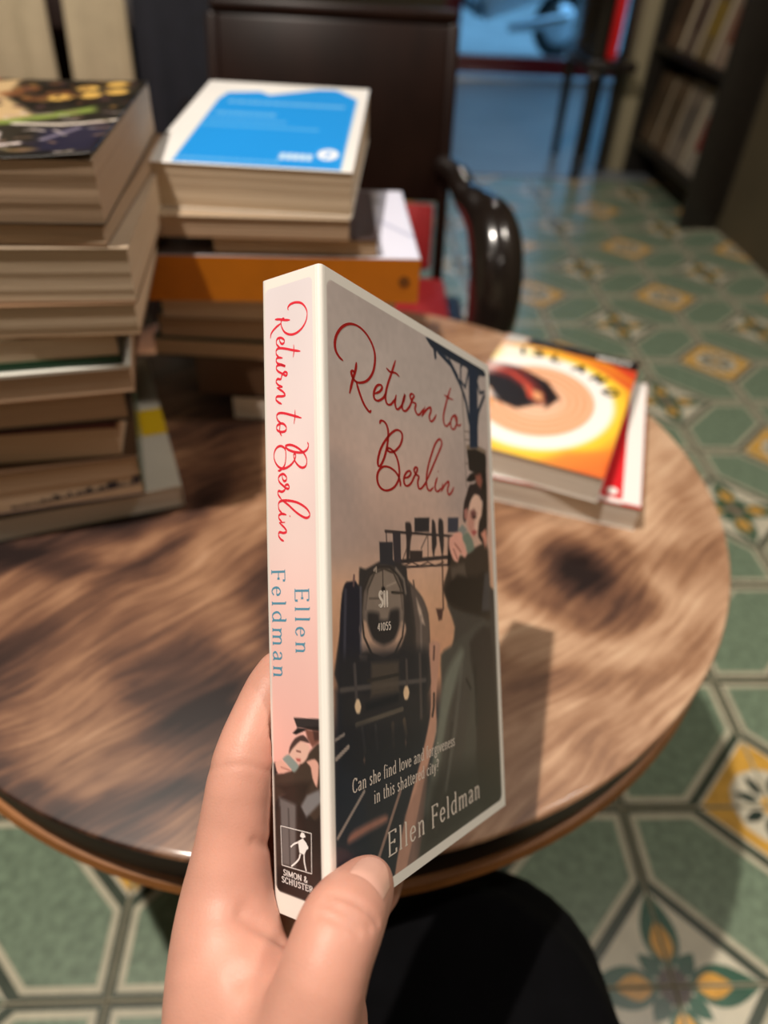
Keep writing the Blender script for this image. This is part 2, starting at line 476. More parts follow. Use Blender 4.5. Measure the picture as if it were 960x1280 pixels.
# entrance door: red frame, glass leaf
redp = mat('red_gloss_paint', (92, 12, 24), 0.3, var=0.1, coat=0.4)
glass = bpy.data.materials.new('clear_glass'); glass.use_nodes = True
gb = glass.node_tree.nodes['Principled BSDF']
gb.inputs['Transmission Weight'].default_value = 1.0; gb.inputs['Roughness'].default_value = 0.0; gb.inputs['IOR'].default_value = 1.05
door = empty('door_1', (0.60, 5.57, 0.0)); tag(door, 'red framed glass entrance door', kind='structure')
for nm, lo, hi in (('door_jamb', (0.0, -0.05, 0), (0.11, 0.05, 2.35)), ('door_jamb', (1.28, -0.05, 0), (1.35, 0.05, 2.35)),
                   ('door_head', (0.11, -0.05, 2.27), (1.28, 0.05, 2.35)), ('bottom_rail', (0.11, -0.035, 0.02), (1.28, 0.035, 0.125))):
    box(nm, lo, hi, redp, door, bev=0.006)
box('glass_pane', (0.11, -0.004, 0.125), (1.28, 0.004, 2.27), glass, door)
box('threshold_strip', (0.0, -0.16, 0.0), (1.35, -0.06, 0.012), mat('threshold_metal', (190, 196, 200), 0.3, metal=0.8), door, bev=0.003)

# street outside
tag(box('floor_street', (-3.5, 5.63, -0.16), (6.0, 13.0, -0.06), mat('street_paving', (150, 152, 152), 0.6, var=0.15, vscale=3)), 'street paving outside the door', kind='structure')
tag(box('wall_street', (-3.5, 12.6, -0.06), (6.0, 12.8, 3.2), mat('street_wall', (150, 160, 165), 0.8, var=0.2, vscale=2)), 'pale wall across the street', kind='structure')

# parked scooter outside
sc = empty('scooter', (1.10, 6.75, -0.06), math.radians(12)); tag(sc, 'parked motor scooter on the street beyond the glass door', 'scooter')
rub = mat('tyre_rubber', (22, 22, 24), 0.7); chrome = mat('chrome', (210, 214, 220), 0.15, metal=1.0); scb = mat('scooter_body', (40, 48, 60), 0.25, coat=0.6)
scw = mat('scooter_panel', (206, 212, 218), 0.3, coat=0.4)
def wheel(x):
    w = empty('wheel', (x, 0, 0.235)); w.parent = sc
    prof = [(0.235 - 0.045 + 0.045 * math.cos(a), 0.045 * math.sin(a)) for a in [2 * math.pi * k / 10 for k in range(11)]]
    t = lathe('tyre', prof, rub, w, n=28); t.rotation_euler = (math.pi / 2, 0, 0)
    h = lathe('hub', [(0.0, -0.03), (0.12, -0.025), (0.145, -0.012), (0.145, 0.012), (0.12, 0.025), (0.0, 0.03)], chrome, w, n=20); h.rotation_euler = (math.pi / 2, 0, 0)
wheel(-0.6); wheel(0.6)
tube('fork', [(-0.6, 0.06, 0.235), (-0.52, 0.05, 0.5), (-0.42, 0.0, 0.95)], [0.022, 0.03, 0.03], scb, sc)
tube('front_fender', [(-0.86, 0, 0.34), (-0.74, 0, 0.47), (-0.58, 0, 0.50), (-0.40, 0, 0.42)], [0.03, 0.06, 0.065, 0.05], scw, sc, flat=(1.0, 0.35))
tube('leg_shield', [(-0.36, 0, 0.95), (-0.36, 0, 0.7), (-0.32, 0, 0.45), (-0.1, 0, 0.3)], [0.13, 0.17, 0.16, 0.12], scb, sc, flat=(1.0, 0.3))
tube('body_panel', [(-0.1, 0, 0.33), (0.2, 0, 0.5), (0.55, 0, 0.62), (0.86, 0, 0.68)], [0.10, 0.17, 0.16, 0.07], scw, sc)
tube('saddle', [(0.0, 0, 0.70), (0.3, 0, 0.76), (0.75, 0, 0.80)], [0.08, 0.13, 0.08], rub, sc, flat=(1.0, 0.5))
tube('exhaust', [(0.1, -0.14, 0.22), (0.5, -0.17, 0.28), (0.85, -0.17, 0.36)], [0.03, 0.055, 0.05], chrome, sc)
tube('handlebar', [(-0.36, -0.32, 1.02), (-0.42, -0.15, 1.0), (-0.42, 0.15, 1.0), (-0.36, 0.32, 1.02)], [0.016] * 4, rub, sc)

# display shelf on the side wall, books face out
shelf_m = mat('shelf_black_wood', (30, 25, 20), 0.45, var=0.2, vscale=30)
sh = empty('bookshelf', (1.365, 2.66, 0.0)); tag(sh, 'dark wall bookshelf with face-out books by the pale column', 'bookshelf')
SH_D, SH_L = 0.145, 0.735
box('shelf_back', (-0.012, 0, 0.06), (0.0, SH_L, 2.0), shelf_m, sh)
for y_ in (0.0, SH_L - 0.022): box('side_panel', (-SH_D, y_, 0.0), (-0.012, y_ + 0.022, 2.0), shelf_m, sh, bev=0.002)
for z_ in (0.13, 0.47, 0.81, 1.15): box('shelf_board', (-SH_D, 0.022, z_), (-0.012, SH_L - 0.022, z_ + 0.022), shelf_m, sh, bev=0.002)
face_books = [  # y, z shelf, width, height, colour, accent, label
    (0.035, 0.152, 0.17, 0.27, (150, 140, 126), (140, 50, 38), 'pale magazine with a red patch on the lowest wall shelf'),
    (0.225, 0.152, 0.15, 0.27, (128, 116, 102), (100, 92, 84), 'grey-beige book face out on the lowest wall shelf'),
    (0.39, 0.152, 0.15, 0.26, (104, 86, 66), (84, 70, 52), 'tan book face out on the lowest wall shelf'),
    (0.555, 0.152, 0.145, 0.25, (94, 76, 56), (76, 62, 46), 'brown book face out on the lowest wall shelf beside the column'),
    (0.035, 0.492, 0.17, 0.24, (146, 128, 110), (126, 76, 54), 'cream book with a rust corner on the upper wall shelf'),
    (0.23, 0.492, 0.12, 0.24, (120, 104, 72), (150, 124, 44), 'ochre book face out on the upper wall shelf'),
    (0.375, 0.492, 0.12, 0.23, (112, 98, 84), (80, 62, 54), 'dull beige book face out on the upper wall shelf'),
    (0.525, 0.492, 0.14, 0.24, (98, 78, 58), (72, 54, 40), 'brown book face out on the upper wall shelf by the column')]
pageM = mat('page_edges', (214, 200, 172), 0.85, var=0.08, vscale=40, stretch=(1, 1, 60))
for k, (y_, z_, w_, h_, c1, c2, lb) in enumerate(face_books):
    e = empty('display_book', (1.365 - SH_D + 0.030, 2.66 + y_, z_ + 0.0005)); e.rotation_euler = (0, math.radians(9), 0)
    tag(e, lb, 'book', 'face-out books on the wall shelf')
    cm = mat('display_cover_%d' % k, c1, 0.5, var=0.12, vscale=14)
    box('page_block', (0.002, 0.002, 0.001), (0.016, w_ - 0.002, h_ - 0.001), pageM, e)
    box('front_cover', (0.0, 0.0, 0.0), (0.0018, w_, h_), cm, e)
    box('back_cover', (0.0162, 0.0, 0.0), (0.018, w_, h_), cm, e)
    box('cover_picture', (-0.0006, w_ * 0.25, h_ * 0.3), (0.0, w_ * 0.72, h_ * 0.72), mat('display_accent_%d' % k, c2, 0.5, var=0.3, vscale=30), e)

# ceiling downlights (each carries its own lamp; all after the first are added fill)
lampring = mat('lamp_white_metal', (225, 220, 210), 0.4)
for k, (lx, ly, W_, rad, cone, aim) in enumerate(LAMPS):
    f = lathe('downlight_or_fill', [(0.055, 0.0), (0.075, 0.0), (0.075, -0.09), (0.068, -0.09), (0.068, -0.012), (0.055, -0.012)], lampring, n=28, loc=(lx, ly, 2.6995))
    tag(f, ['round white ceiling downlight above the left of the round table', 'round white downlight added for fill light on the right of the round table', 'round white downlight added for fill light behind the left side of the reader',
            'round white downlight added for fill light behind the reader', 'round white downlight added for fill light near the entrance floor'][k], 'lamp', 'ceiling downlights')
    ld = bpy.data.lights.new('downlight_or_fill_lamp', 'SPOT'); ld.energy = W_; ld.color = WARM; ld.shadow_soft_size = rad
    ld.spot_size = math.radians(cone); ld.spot_blend = 0.5
    lo = bpy.data.objects.new('downlight_or_fill_lamp', ld); col.objects.link(lo); lo.parent = f
    lo.location = (0, 0, -0.10)
    dv = Vector(aim) - Vector((lx, ly, 2.6)); lo.rotation_euler = dv.to_track_quat('-Z', 'Y').to_euler()

# ================================================================== TABLE
TZ = 0.51
TCX, TCY, TR = -0.018, 0.485, 0.327
def wood_top():
    mt = bpy.data.materials.new('lacquered_wood_slab'); mt.use_nodes = True
    nt = mt.node_tree; N = nt.nodes; Lk = nt.links; b = N['Principled BSDF']
    tc = N.new('ShaderNodeTexCoord')
    def math_(op, a, c=None, v=None):
        n = N.new('ShaderNodeMath'); n.operation = op
        if hasattr(a, 'is_output'): Lk.new(a, n.inputs[0])
        else: n.inputs[0].default_value = a
        if c is not None:
            if hasattr(c, 'is_output'): Lk.new(c, n.inputs[1])
            else: n.inputs[1].default_value = c
        return n.outputs[0]
    def noise(vec, sc, det=4, dist=0.0, rough=0.55):
        n = N.new('ShaderNodeTexNoise'); n.inputs['Scale'].default_value = sc; n.inputs['Detail'].default_value = det
        n.inputs['Distortion'].default_value = dist; n.inputs['Roughness'].default_value = rough
        Lk.new(vec, n.inputs['Vector']); return n
    def vmath(op, a, c):
        n = N.new('ShaderNodeVectorMath'); n.operation = op
        for i, q in enumerate((a, c)):
            if hasattr(q, 'is_output'): Lk.new(q, n.inputs[i])
            else: n.inputs[i].default_value = q
        return n
    flat = N.new('ShaderNodeMapping'); flat.inputs['Scale'].default_value = (1, 1, 0); Lk.new(tc.outputs['Object'], flat.inputs['Vector'])
    P = flat.outputs['Vector']
    w1 = noise(P, 5.0, 2)
    off = vmath('SUBTRACT', w1.outputs['Color'], (0.5, 0.5, 0.5)).outputs[0]
    sc = N.new('ShaderNodeVectorMath'); sc.operation = 'SCALE'; Lk.new(off, sc.inputs[0]); sc.inputs['Scale'].default_value = 0.09
    Pw = vmath('ADD', P, sc.outputs[0]).outputs[0]
    # grain direction: diagonal; phase bends round the knots
    dot = N.new('ShaderNodeVectorMath'); dot.operation = 'DOT_PRODUCT'; Lk.new(Pw, dot.inputs[0]); dot.inputs[1].default_value = (-0.62, 0.78, 0)
    phase = math_('MULTIPLY', dot.outputs['Value'], 34.0)
    KN = [(0.199, -0.119, 0.046, 1.35), (-0.070, -0.225, 0.050, 0.55), (-0.146, -0.272, 0.012, 1.0), (-0.134, -0.284, 0.013, 0.9), (0.161, -0.258, 0.016, 0.55), (0.285, -0.105, 0.03, 0.6), (-0.16, -0.05, 0.05, .6), (0.06, -0.2, 0.03, .3)]
    dark = None
    for kx, ky, r, a in KN:
        d = vmath('DISTANCE', Pw, (kx, ky, 0)); dv = d.outputs['Value']
        g = math_('DIVIDE', dv, r * 1.5); g = math_('MULTIPLY', g, g); g = math_('MULTIPLY', g, -1.0); g = math_('EXPONENT', g)
        phase = math_('ADD', phase, math_('MULTIPLY', g, 9.0 if r > 0.03 else 2.0))
        g2 = math_('DIVIDE', dv, r * 0.75); g2 = math_('MULTIPLY', g2, g2); g2 = math_('MULTIPLY', g2, -1.0); g2 = math_('EXPONENT', g2); g2 = math_('MULTIPLY', g2, a)
        dark = g2 if dark is None else math_('MAXIMUM', dark, g2)
    n2 = noise(Pw, 7.0, 5)
    phase = math_('ADD', phase, math_('MULTIPLY', n2.outputs['Fac'], 7.0))
    wave = math_('SINE', phase)
    wave = math_('MULTIPLY', math_('ADD', wave, 1.0), 0.5)
    # fine fibres along the grain
    mp = N.new('ShaderNodeMapping'); mp.vector_type = 'TEXTURE'; mp.inputs['Rotation'].default_value = (0, 0, math.radians(38)); mp.inputs['Scale'].default_value = (1 / 6, 1 / 70, 1); Lk.new(Pw, mp.inputs['Vector'])
    fib = noise(mp.outputs['Vector'], 3.0, 4)
    big = noise(P, 3.2, 3)
    wave = math_('POWER', wave, 2.0)
    mp2 = N.new('ShaderNodeMapping'); mp2.vector_type = 'TEXTURE'; mp2.inputs['Rotation'].default_value = (0, 0, math.radians(38)); mp2.inputs['Scale'].default_value = (1 / 2.2, 1 / 11, 1); Lk.new(Pw, mp2.inputs['Vector'])
    streak = noise(mp2.outputs['Vector'], 2.2, 5, 0.6)
    med = noise(Pw, 16.0, 5)
    v = math_('ADD', math_('MULTIPLY', wave, -0.20), math_('MULTIPLY', math_('SUBTRACT', fib.outputs['Fac'], 0.5), 0.55))
    sx = N.new('ShaderNodeSeparateXYZ'); Lk.new(P, sx.inputs[0])
    amp = math_('SUBTRACT', 0.80, math_('MULTIPLY', sx.outputs['X'], 2.0))
    v = math_('ADD', v, math_('MULTIPLY', math_('SUBTRACT', streak.outputs['Fac'], 0.5), amp))
    v = math_('ADD', v, math_('MULTIPLY', math_('SUBTRACT', med.outputs['Fac'], 0.5), 0.40))
    v = math_('ADD', v, math_('MULTIPLY', math_('SUBTRACT', big.outputs['Fac'], 0.5), 0.55))
    v = math_('SUBTRACT', math_('ADD', v, 0.60), math_('MULTIPLY', dark, 0.58))
    # the heartwood side of the slab is browner (left), the sapwood side paler (right)
    v = math_('ADD', v, math_('MULTIPLY', sx.outputs['X'], 0.85))
    rp = N.new('ShaderNodeValToRGB'); cr = rp.color_ramp
    stops = [(0.10, (30, 18, 16)), (0.32, (74, 50, 40)), (0.46, (112, 78, 58)), (0.62, (150, 112, 84)), (0.80, (188, 152, 122)), (1.0, (212, 182, 152))]
    cr.elements[0].position = stops[0][0]; cr.elements[0].color = (*lin(stops[0][1]), 1)
    cr.elements[1].position = stops[-1][0]; cr.elements[1].color = (*lin(stops[-1][1]), 1)
    for p_, c_ in stops[1:-1]:
        e = cr.elements.new(p_); e.color = (*lin(c_), 1)
    Lk.new(v, rp.inputs['Fac']); Lk.new(rp.outputs['Color'], b.inputs['Base Color'])
    b.inputs['Specular IOR Level'].default_value = 0.3; b.inputs['Roughness'].default_value = 0.45; b.inputs['Coat Weight'].default_value = 0.09; b.inputs['Coat Roughness'].default_value = 0.10
    return mt
table = empty('round_table', (TCX, TCY, 0.0)); tag(table, 'round wooden slab table with dark edge under the book stacks', 'table')
edge_m = mat('table_dark_edge', (26, 19, 16), 0.55, var=0.3, vscale=20)
lip_m = mat('table_lower_lip', (150, 98, 52), 0.45, var=0.25, vscale=25)
lathe('table_top', [(0.0, TZ), (TR - 0.004, TZ), (TR - 0.001, TZ - 0.001), (TR, TZ - 0.003), (TR - 0.002, TZ - 0.006), (0.0, TZ - 0.006)][::-1], wood_top(), table, n=128)
lathe('table_edge', [(0.0, TZ - 0.0065), (TR - 0.003, TZ - 0.0065), (TR - 0.004, TZ - 0.034), (TR - 0.006, TZ - 0.038), (0.0, TZ - 0.038)][::-1], edge_m, table, n=128)
lathe('lower_lip', [(0.0, TZ - 0.0385), (TR - 0.008, TZ - 0.0385), (TR - 0.002, TZ - 0.041), (TR, TZ - 0.046), (TR - 0.003, TZ - 0.051), (TR - 0.014, TZ - 0.054), (0.0, TZ - 0.054)][::-1], lip_m, table, n=128)
lathe('pedestal', [(0.0, 0.03), (0.16, 0.03), (0.15, 0.05), (0.06, 0.08), (0.035, 0.16), (0.05, 0.28), (0.035, 0.38), (0.09, 0.44), (0.12, TZ - 0.0545), (0.0, TZ - 0.0545)], edge_m, table, n=40)
lathe('foot', [(0.0, 0.0), (0.19, 0.0), (0.19, 0.02), (0.17, 0.03), (0.0, 0.03)], edge_m, table, n=40)

# ================================================================== BOOKS ON THE TABLE
rng = random.Random(7)
def page_block(parent, x0, x1, y0, y1, z0, z1, material, wedge=0.0, layers=9):
    """stack of leaves with slightly uneven edges (wedge: extra height at the far end)"""
    V, Fc = [], []
    for k in range(layers + 1):
        t = k / layers; j = [rng.uniform(0, 0.00045) for _ in range(4)]
        for (x, y, s) in ((x0 + j[0], y0 + j[1], 0), (x1 - j[2], y0 + j[1], 0), (x1 - j[2], y1 - j[3], 1), (x0 + j[0], y1 - j[3], 1)):
            V.append((x, y, z0 + (z1 - z0 + wedge * s) * t))
    for k in range(layers):
        b = 4 * k
        for i in range(4): Fc.append((b + i, b + (i + 1) % 4, b + 4 + (i + 1) % 4, b + 4 + i))
    Fc.append((3, 2, 1, 0)); b = 4 * layers; Fc.append((b, b + 1, b + 2, b + 3))
    return obj_from('page_block', V, Fc, material, parent)
PAGES = {k: mat('pages_' + k, c, 0.9, var=0.05, vscale=60, stretch=(0.25, 0.25, 16), bump=0.12, bscale=60, spec=0.2) for k, c in
         dict(cream=(206, 186, 160), tan=(184, 158, 132), white=(222, 213, 200), warm=(192, 166, 138), grey=(200, 191, 178)).items()}
COVER_N = [0]
def paperback(label, corner, yaw, z, w, d, t, top, bottom, spine, side='B', pages='cream', wedge=0.0, gloss=0.35, canvas=None, curl=0.0, pin=0.0006, bt=None, tt=None, group='paperbacks stacked on the table'):
    """corner: front right bottom corner in plan; local x in [-w, 0], y in [0, d]"""
    COVER_N[0] += 1; n = COVER_N[0]
    root = empty('paperback_book', (corner[0], corner[1], z), math.radians(yaw))
    tag(root, label, 'book', group)
    ct = 0.0007
    tm = mat('cover_top_%d' % n, top, gloss, var=0.06, vscale=20); bmx = mat('cover_bottom_%d' % n, bottom, gloss, var=0.06); sm = mat('cover_spine_%d' % n, spine, gloss, var=0.06)
    ix0 = -w + (ct if side == 'L' else pin); ix1 = -(ct if side == 'R' else pin); iy0 = ct if side == 'F' else pin; iy1 = d - (ct if side == 'B' else pin)
    bt = bt or ct; tt = tt or ct
    page_block(root, ix0, ix1, iy0, iy1, bt, t - tt, PAGES[pages], wedge)
    box('back_cover', (-w, 0, 0), (0, d, bt), bmx, root)
    def topz(Y): return t + wedge * Y / d
    if canvas is None:
        V = [(-w, 0, t - tt), (0, 0, t - tt), (0, d, t - tt + wedge), (-w, d, t - tt + wedge), (-w, 0, t), (0, 0, t), (0, d, t + wedge), (-w, d, t + wedge)]
        obj_from('front_cover', V, [(3, 2, 1, 0), (4, 5, 6, 7), (0, 1, 5, 4), (1, 2, 6, 5), (2, 3, 7, 6), (3, 0, 4, 7)], tm, root)
    else:
        def fn(X, Y):
            x = -w + X / canvas.w * w; y = d - Y / canvas.h * d
            lift = curl * np.clip((X / canvas.w - 0.45) / 0.55, 0, 1) ** 2 * (0.3 + 0.7 * Y / canvas.h)
            return np.stack([x, y, t - ct * 0.3 + wedge * y / d + lift], -1)
        fo = canvas.mesh('front_cover', fn, print_mat('printed_cover', 0.3, 0.3), root)
        sol = fo.modifiers.new('card', 'SOLIDIFY'); sol.thickness = ct * 0.6; sol.offset = -1
    if side == 'L': lo, hi = (-w, 0, ct), (-w + ct, d, t - ct)
    elif side == 'R': lo, hi = (-ct, 0, ct), (0, d, t - ct)
    elif side == 'F': lo, hi = (-w, 0, ct), (0, ct, t - ct)
    else: lo, hi = (-w, d - ct, ct), (0, d, t - ct)
    box('spine', lo, hi, sm, root)
    return root

# --- left stack (bottom to top); front edges near y = 0.417
LS = 'paperbacks in the tall stack at the left edge'
c1 = Canvas(130, 200, 1.3, (40, 36, 30))
c1.noise((9, 12), 0.5, 3)
c1.poly([(0, 0), (26, 0), (10, 60), (0, 90)], (206, 74, 44), 4)
c1.poly([(24, 10), (40, 0), (46, 60), (78, 110), (60, 128), (20, 120), (0, 128), (0, 80)], (206, 176, 130), 6)
c1.poly([(0, 128), (60, 120), (108, 84), (112, 100), (70, 128), (20, 150), (0, 158)], (132, 148, 72), 6)
for q in ((52, 32), (64, 60), (46, 48), (76, 44)): c1.ell(q[0], q[1], 9, 9, (140, 88, 54), 4, .8)
for q in ((92, 28), (110, 14), (98, 50), (114, 40), (80, 58)): c1.ell(q[0], q[1], 8, 9, (232, 186, 96), 3)
for a, b_ in (((10, 150), (26, 132)), ((2, 182), (20, 158)), ((44, 176), (58, 152)), ((66, 150), (70, 170)), ((96, 165), (110, 142)), ((74, 176), (84, 172))): c1.line([a, b_], (226, 210, 206), 5, 2)
c1.line([(70, 128), (100, 132), (128, 126)], (232, 220, 204), 5, 2)
c1.poly([(88, 140), (130, 134), (130, 196), (96, 190)], (52, 50, 84), 10, .6)
rq = random.Random(11)
for k in range(70):
    x, y = rq.uniform(0, 126), rq.uniform(96, 196); a = rq.uniform(-0.9, 0.6); l_ = rq.uniform(2, 9)
    c1.line([(x, y), (x + l_ * math.cos(a), y - l_ * math.sin(a))], rq.choice([(220, 206, 198), (150, 120, 100), (120, 112, 84), (176, 150, 150), (60, 50, 70)]), rq.uniform(1.2, 3), 1.5, 0.85)
for k in range(40): c1.ell(rq.uniform(40, 128), rq.uniform(4, 90), rq.uniform(2, 5), rq.uniform(2, 6), rq.choice([(110, 74, 50), (60, 46, 36), (150, 112, 60), (86, 60, 60)]), 2, 0.7)
for q in ((20, 186), (50, 188), (90, 186)): c1.ell(q[0], q[1], 8, 4, (150, 120, 84), 3, .7)
for lb, cor, yaw, z0, t, w, d, top, bot, sp, side, pg, kw in [
    ('pale grey thin book sticking out right at the very bottom of the left stack', (-0.124, 0.436), 19, TZ, 0.020, 0.15, 0.21, (196, 190, 176), (60, 70, 62), (190, 186, 176), 'R', 'grey', {}),
    ('thin book with dark green cover edges low in the left stack', (-0.150, 0.424), 17, TZ + 0.0205, 0.0055, 0.14, 0.2, (30, 48, 40), (28, 44, 38), (30, 48, 40), 'R', 'warm', dict(bt=0.0016, tt=0.0014)),
    ('thick book with a dark speckled cover print low in the left stack', (-0.146, 0.418), 15, TZ + 0.0265, 0.034, 0.13, 0.2, (70, 50, 34), (40, 36, 50), (60, 84, 64), 'R', 'warm', {}),
    ('book with black and red cover above the speckled one in the left stack', (-0.156, 0.4175), 9, 0.571, 0.028, 0.13, 0.19, (70, 18, 18), (60, 44, 30), (150, 120, 90), 'B', 'warm', dict(tt=0.0042)),
    ('tan paperback with black spine in the middle of the left stack', (-0.146, 0.420), 12, 0.5995, 0.0235, 0.13, 0.19, (60, 44, 34), (24, 20, 18), (20, 18, 18), 'R', 'tan', dict(bt=0.002)),
    ('tan paperback under the white strip in the left stack', (-0.138, 0.418), 13, 0.6235, 0.0195, 0.13, 0.19, (226, 224, 214), (120, 90, 66), (150, 120, 90), 'B', 'tan', dict(tt=0.0022)),
    ('green covered book with black spine in the left stack', (-0.143, 0.4195), 12, 0.6435, 0.021, 0.13, 0.19, (120, 104, 80), (18, 62, 38), (20, 24, 20), 'R', 'cream', dict(bt=0.0055)),
    ('cream paperback in the left stack just above the green one', (-0.127, 0.4165), 7, 0.665, 0.0205, 0.135, 0.2, (140, 110, 84), (110, 84, 60), (190, 170, 140), 'B', 'cream', {}),
    ('thick cream paperback in the left stack below the thin one', (-0.126, 0.4175), 5, 0.686, 0.0325, 0.135, 0.2, (190, 170, 146), (120, 90, 66), (150, 120, 90), 'B', 'cream', {}),
    ('thin tan paperback directly under the top book of the left stack', (-0.137, 0.417), 2, 0.719, 0.012, 0.13, 0.205, (150, 120, 90), (120, 90, 66), (150, 120, 90), 'L', 'tan', {}),
    ('thick paperback with a dark colourful food cover topping the left stack', (-0.135, 0.417), 4, 0.7315, 0.034, 0.13, 0.208, (40, 36, 30), (60, 50, 40), (50, 44, 36), 'L', 'tan', dict(canvas=c1, curl=0.004)),
]:
    b_ = paperback(lb, cor, yaw, z0, w, d, t, top, bot, sp, side, pg, group=LS, **kw)
    if 'speckled' in lb and 'thick' in lb:
        vv, ff = [], []
        for k in range(34):
            x = -0.09 + 0.0026 * k; zz = 0.0035 + 0.0002 * k; hh = rng.uniform(0.0015, 0.0045 + 0.0001 * k); b0 = len(vv)
            vv += [(x, -0.0003, zz), (x + 0.0022, -0.0003, zz), (x + 0.0022 + rng.uniform(-.001, .001), -0.0003, zz + hh), (x, -0.0003, zz + hh)]; ff.append((b0, b0 + 1, b0 + 2, b0 + 3))
        obj_from('edge_print', vv, ff, mat('dark_edge_ink', (34, 30, 44), 0.6), b_)
    if 'pale grey thin' in lb:
        obj_from('yellow_sticker', [(-0.02, 0.075, 0.0203), (0.0, 0.075, 0.0203), (0.0, 0.115, 0.0203), (-0.02, 0.115, 0.0203)], [(0, 1, 2, 3)], mat('sticker_yellow', (214, 176, 20), 0.5), b_)

# --- right stack
RS = 'paperbacks in the stack crowned by the blue book'
c2 = Canvas(150, 232, 1.2, (238, 236, 232))
c2.poly([(20, 229), (20, 60), (24, 38), (52, 30), (62, 40), (104, 12), (120, 10), (141, 40), (141, 229)], (36, 150, 232), 2)
c2.noise((3, 3), 0.02, 5)
for y, x0, x1, h_, a in ((62, 30, 132, 9, .40), (98, 26, 76, 9, .36), (118, 24, 84, 6, .3), (134, 22, 112, 6, .28), (216, 20, 92, 5, .35)):
    x = x0; rr = random.Random(int(y))
    while x < x1:
        ww = rr.uniform(3, 6); c2.poly([(x, y), (x + ww * .7, y), (x + ww * .7, y + h_), (x, y + h_)], (240, 246, 255), 1.5, a); x += ww
for x in (94, 99, 104, 109, 114): c2.poly([(x, 198), (x + 4, 198), (x + 4, 212), (x, 212)], (245, 248, 255), 1.5, .85)
c2.ell(129, 196, 8, 13, (245, 248, 255), 2); c2.line([(127, 190), (131, 192), (129, 198), (127, 203)], (36, 150, 232), 2, 1)
c3 = Canvas(150, 205, 1.4, (196, 192, 198))
c3.poly([(0, 0), (134, 0), (124, 205), (0, 205)], (150, 142, 140), 8)
c3.poly([(134, 0), (150, 0), (150, 205), (122, 205)], (226, 228, 246), 4)
c3.line([(130, 100), (150, 150)], (180, 184, 210), 3, 2); c3.line([(100, 60), (130, 40)], (118, 112, 112), 8, 4)
c3.poly([(108, 120), (114, 110), (118, 160), (110, 175)], (196, 92, 40), 3); c3.poly([(108, 170), (120, 150), (122, 190), (106, 195)], (24, 20, 24), 3)
orange_root = None
for lb, cor, yaw, z0, t, w, d, top, bot, sp, side, pg, kw in [
    ('white paged book with a black cover at the bottom of the right stack', (0.02, 0.552), -4, TZ, 0.024, 0.122, 0.19, (24, 20, 18), (30, 24, 20), (34, 28, 24), 'R', 'white', {}),
    ('thick brown book second from the bottom of the right stack', (0.02, 0.556), -3, TZ + 0.0245, 0.036, 0.15, 0.2, (30, 22, 16), (60, 44, 32), (90, 66, 48), 'F', 'warm', {}),
    ('tan paperback below the teal edged book in the right stack', (0.026, 0.552), -4, 0.571, 0.016, 0.19, 0.2, (24, 72, 68), (70, 50, 36), (120, 90, 70), 'R', 'warm', {}),
    ('teal covered book in the right stack', (0.028, 0.556), -3, 0.5875, 0.021, 0.185, 0.2, (80, 60, 46), (18, 74, 70), (18, 62, 60), 'L', 'tan', {}),
    ('greyish paperback directly under the orange book', (0.040, 0.553), -1, 0.609, 0.0195, 0.19, 0.2, (170, 150, 126), (110, 84, 64), (60, 90, 92), 'L', 'cream', {}),
    ('orange spined book with glossy grey and white cover in the right stack', (0.0575, 0.5535), 2, 0.629, 0.0365, 0.213, 0.17, (226, 222, 214), (206, 128, 30), (206, 122, 22), 'F', 'white', dict(canvas=c3)),
    ('smaller cream paged booklet lying on the orange spined book', (0.024, 0.5545), 2, 0.666, 0.0125, 0.126, 0.12, (66, 52, 50), (120, 90, 66), (190, 170, 140), 'B', 'warm', {}),
    ('tan paperback directly under the blue covered book', (0.002, 0.549), 1, 0.679, 0.0155, 0.15, 0.22, (170, 150, 126), (140, 110, 84), (180, 150, 120), 'B', 'tan', {}),
    ('thick white book with a bright blue cover topping the right stack', (0.0035, 0.553), -4, 0.695, 0.032, 0.152, 0.232, (240, 238, 232), (235, 230, 222), (240, 238, 232), 'L', 'cream', dict(canvas=c2, wedge=0.012)),
]:
    b_ = paperback(lb, cor, yaw, z0, w, d, t, top, bot, sp, side, pg, group=RS, **kw)
    if lb.startswith('orange'): orange_root = b_
# emblem on the orange spine
lathe('spine_emblem', [(0.0, 0.0), (0.0045, 0.0), (0.0045, 0.0003), (0.0, 0.0003)], mat('emblem_brown', (120, 70, 20), 0.5), orange_root, n=20, loc=(-0.012, -0.0001, 0.018)).rotation_euler = (math.pi / 2, 0, 0)

# --- two books on the right of the table
c4 = Canvas(129, 198, 1.0, (250, 206, 60))
Xc, Yc = c4.X, c4.Y
rr = np.hypot((Xc - 56) / 1.0, (Yc - 112) / 1.18) * (1 + 0.05 * np.sin(np.arctan2(Yc - 112, Xc - 56) + 0.6))
ring = 0.5 + 0.5 * np.sin(rr * 0.95 + 1.2 * np.arctan2(Yc - 112, Xc - 56))
c4.mix(np.clip((rr - 74) / 22, 0, 1), (226, 92, 36))
c4.mix(np.clip((70 - rr) / 6, 0, 1), (252, 246, 240))
c4.mix(np.clip((51 - rr) / 3, 0, 1), (244, 196, 160))
c4.mix(np.clip((51 - rr) / 3, 0, 1) * ring * 0.55, (214, 120, 66))
c4.mix(np.clip((30 - rr) / 10, 0, 1) * 0.5, (248, 206, 180))
c4.poly([(0, 60), (30, 62), (56, 78), (70, 102), (60, 118), (36, 112), (20, 104), (0, 108)], (96, 32, 26), 6)
c4.poly([(0, 84), (26, 86), (46, 100), (56, 120), (44, 132), (22, 126), (14, 108), (0, 104)], (26, 16, 14), 4)
c4.poly([(34, 64), (58, 76), (74, 100), (66, 122), (62, 100), (50, 82)], (30, 16, 14), 3)
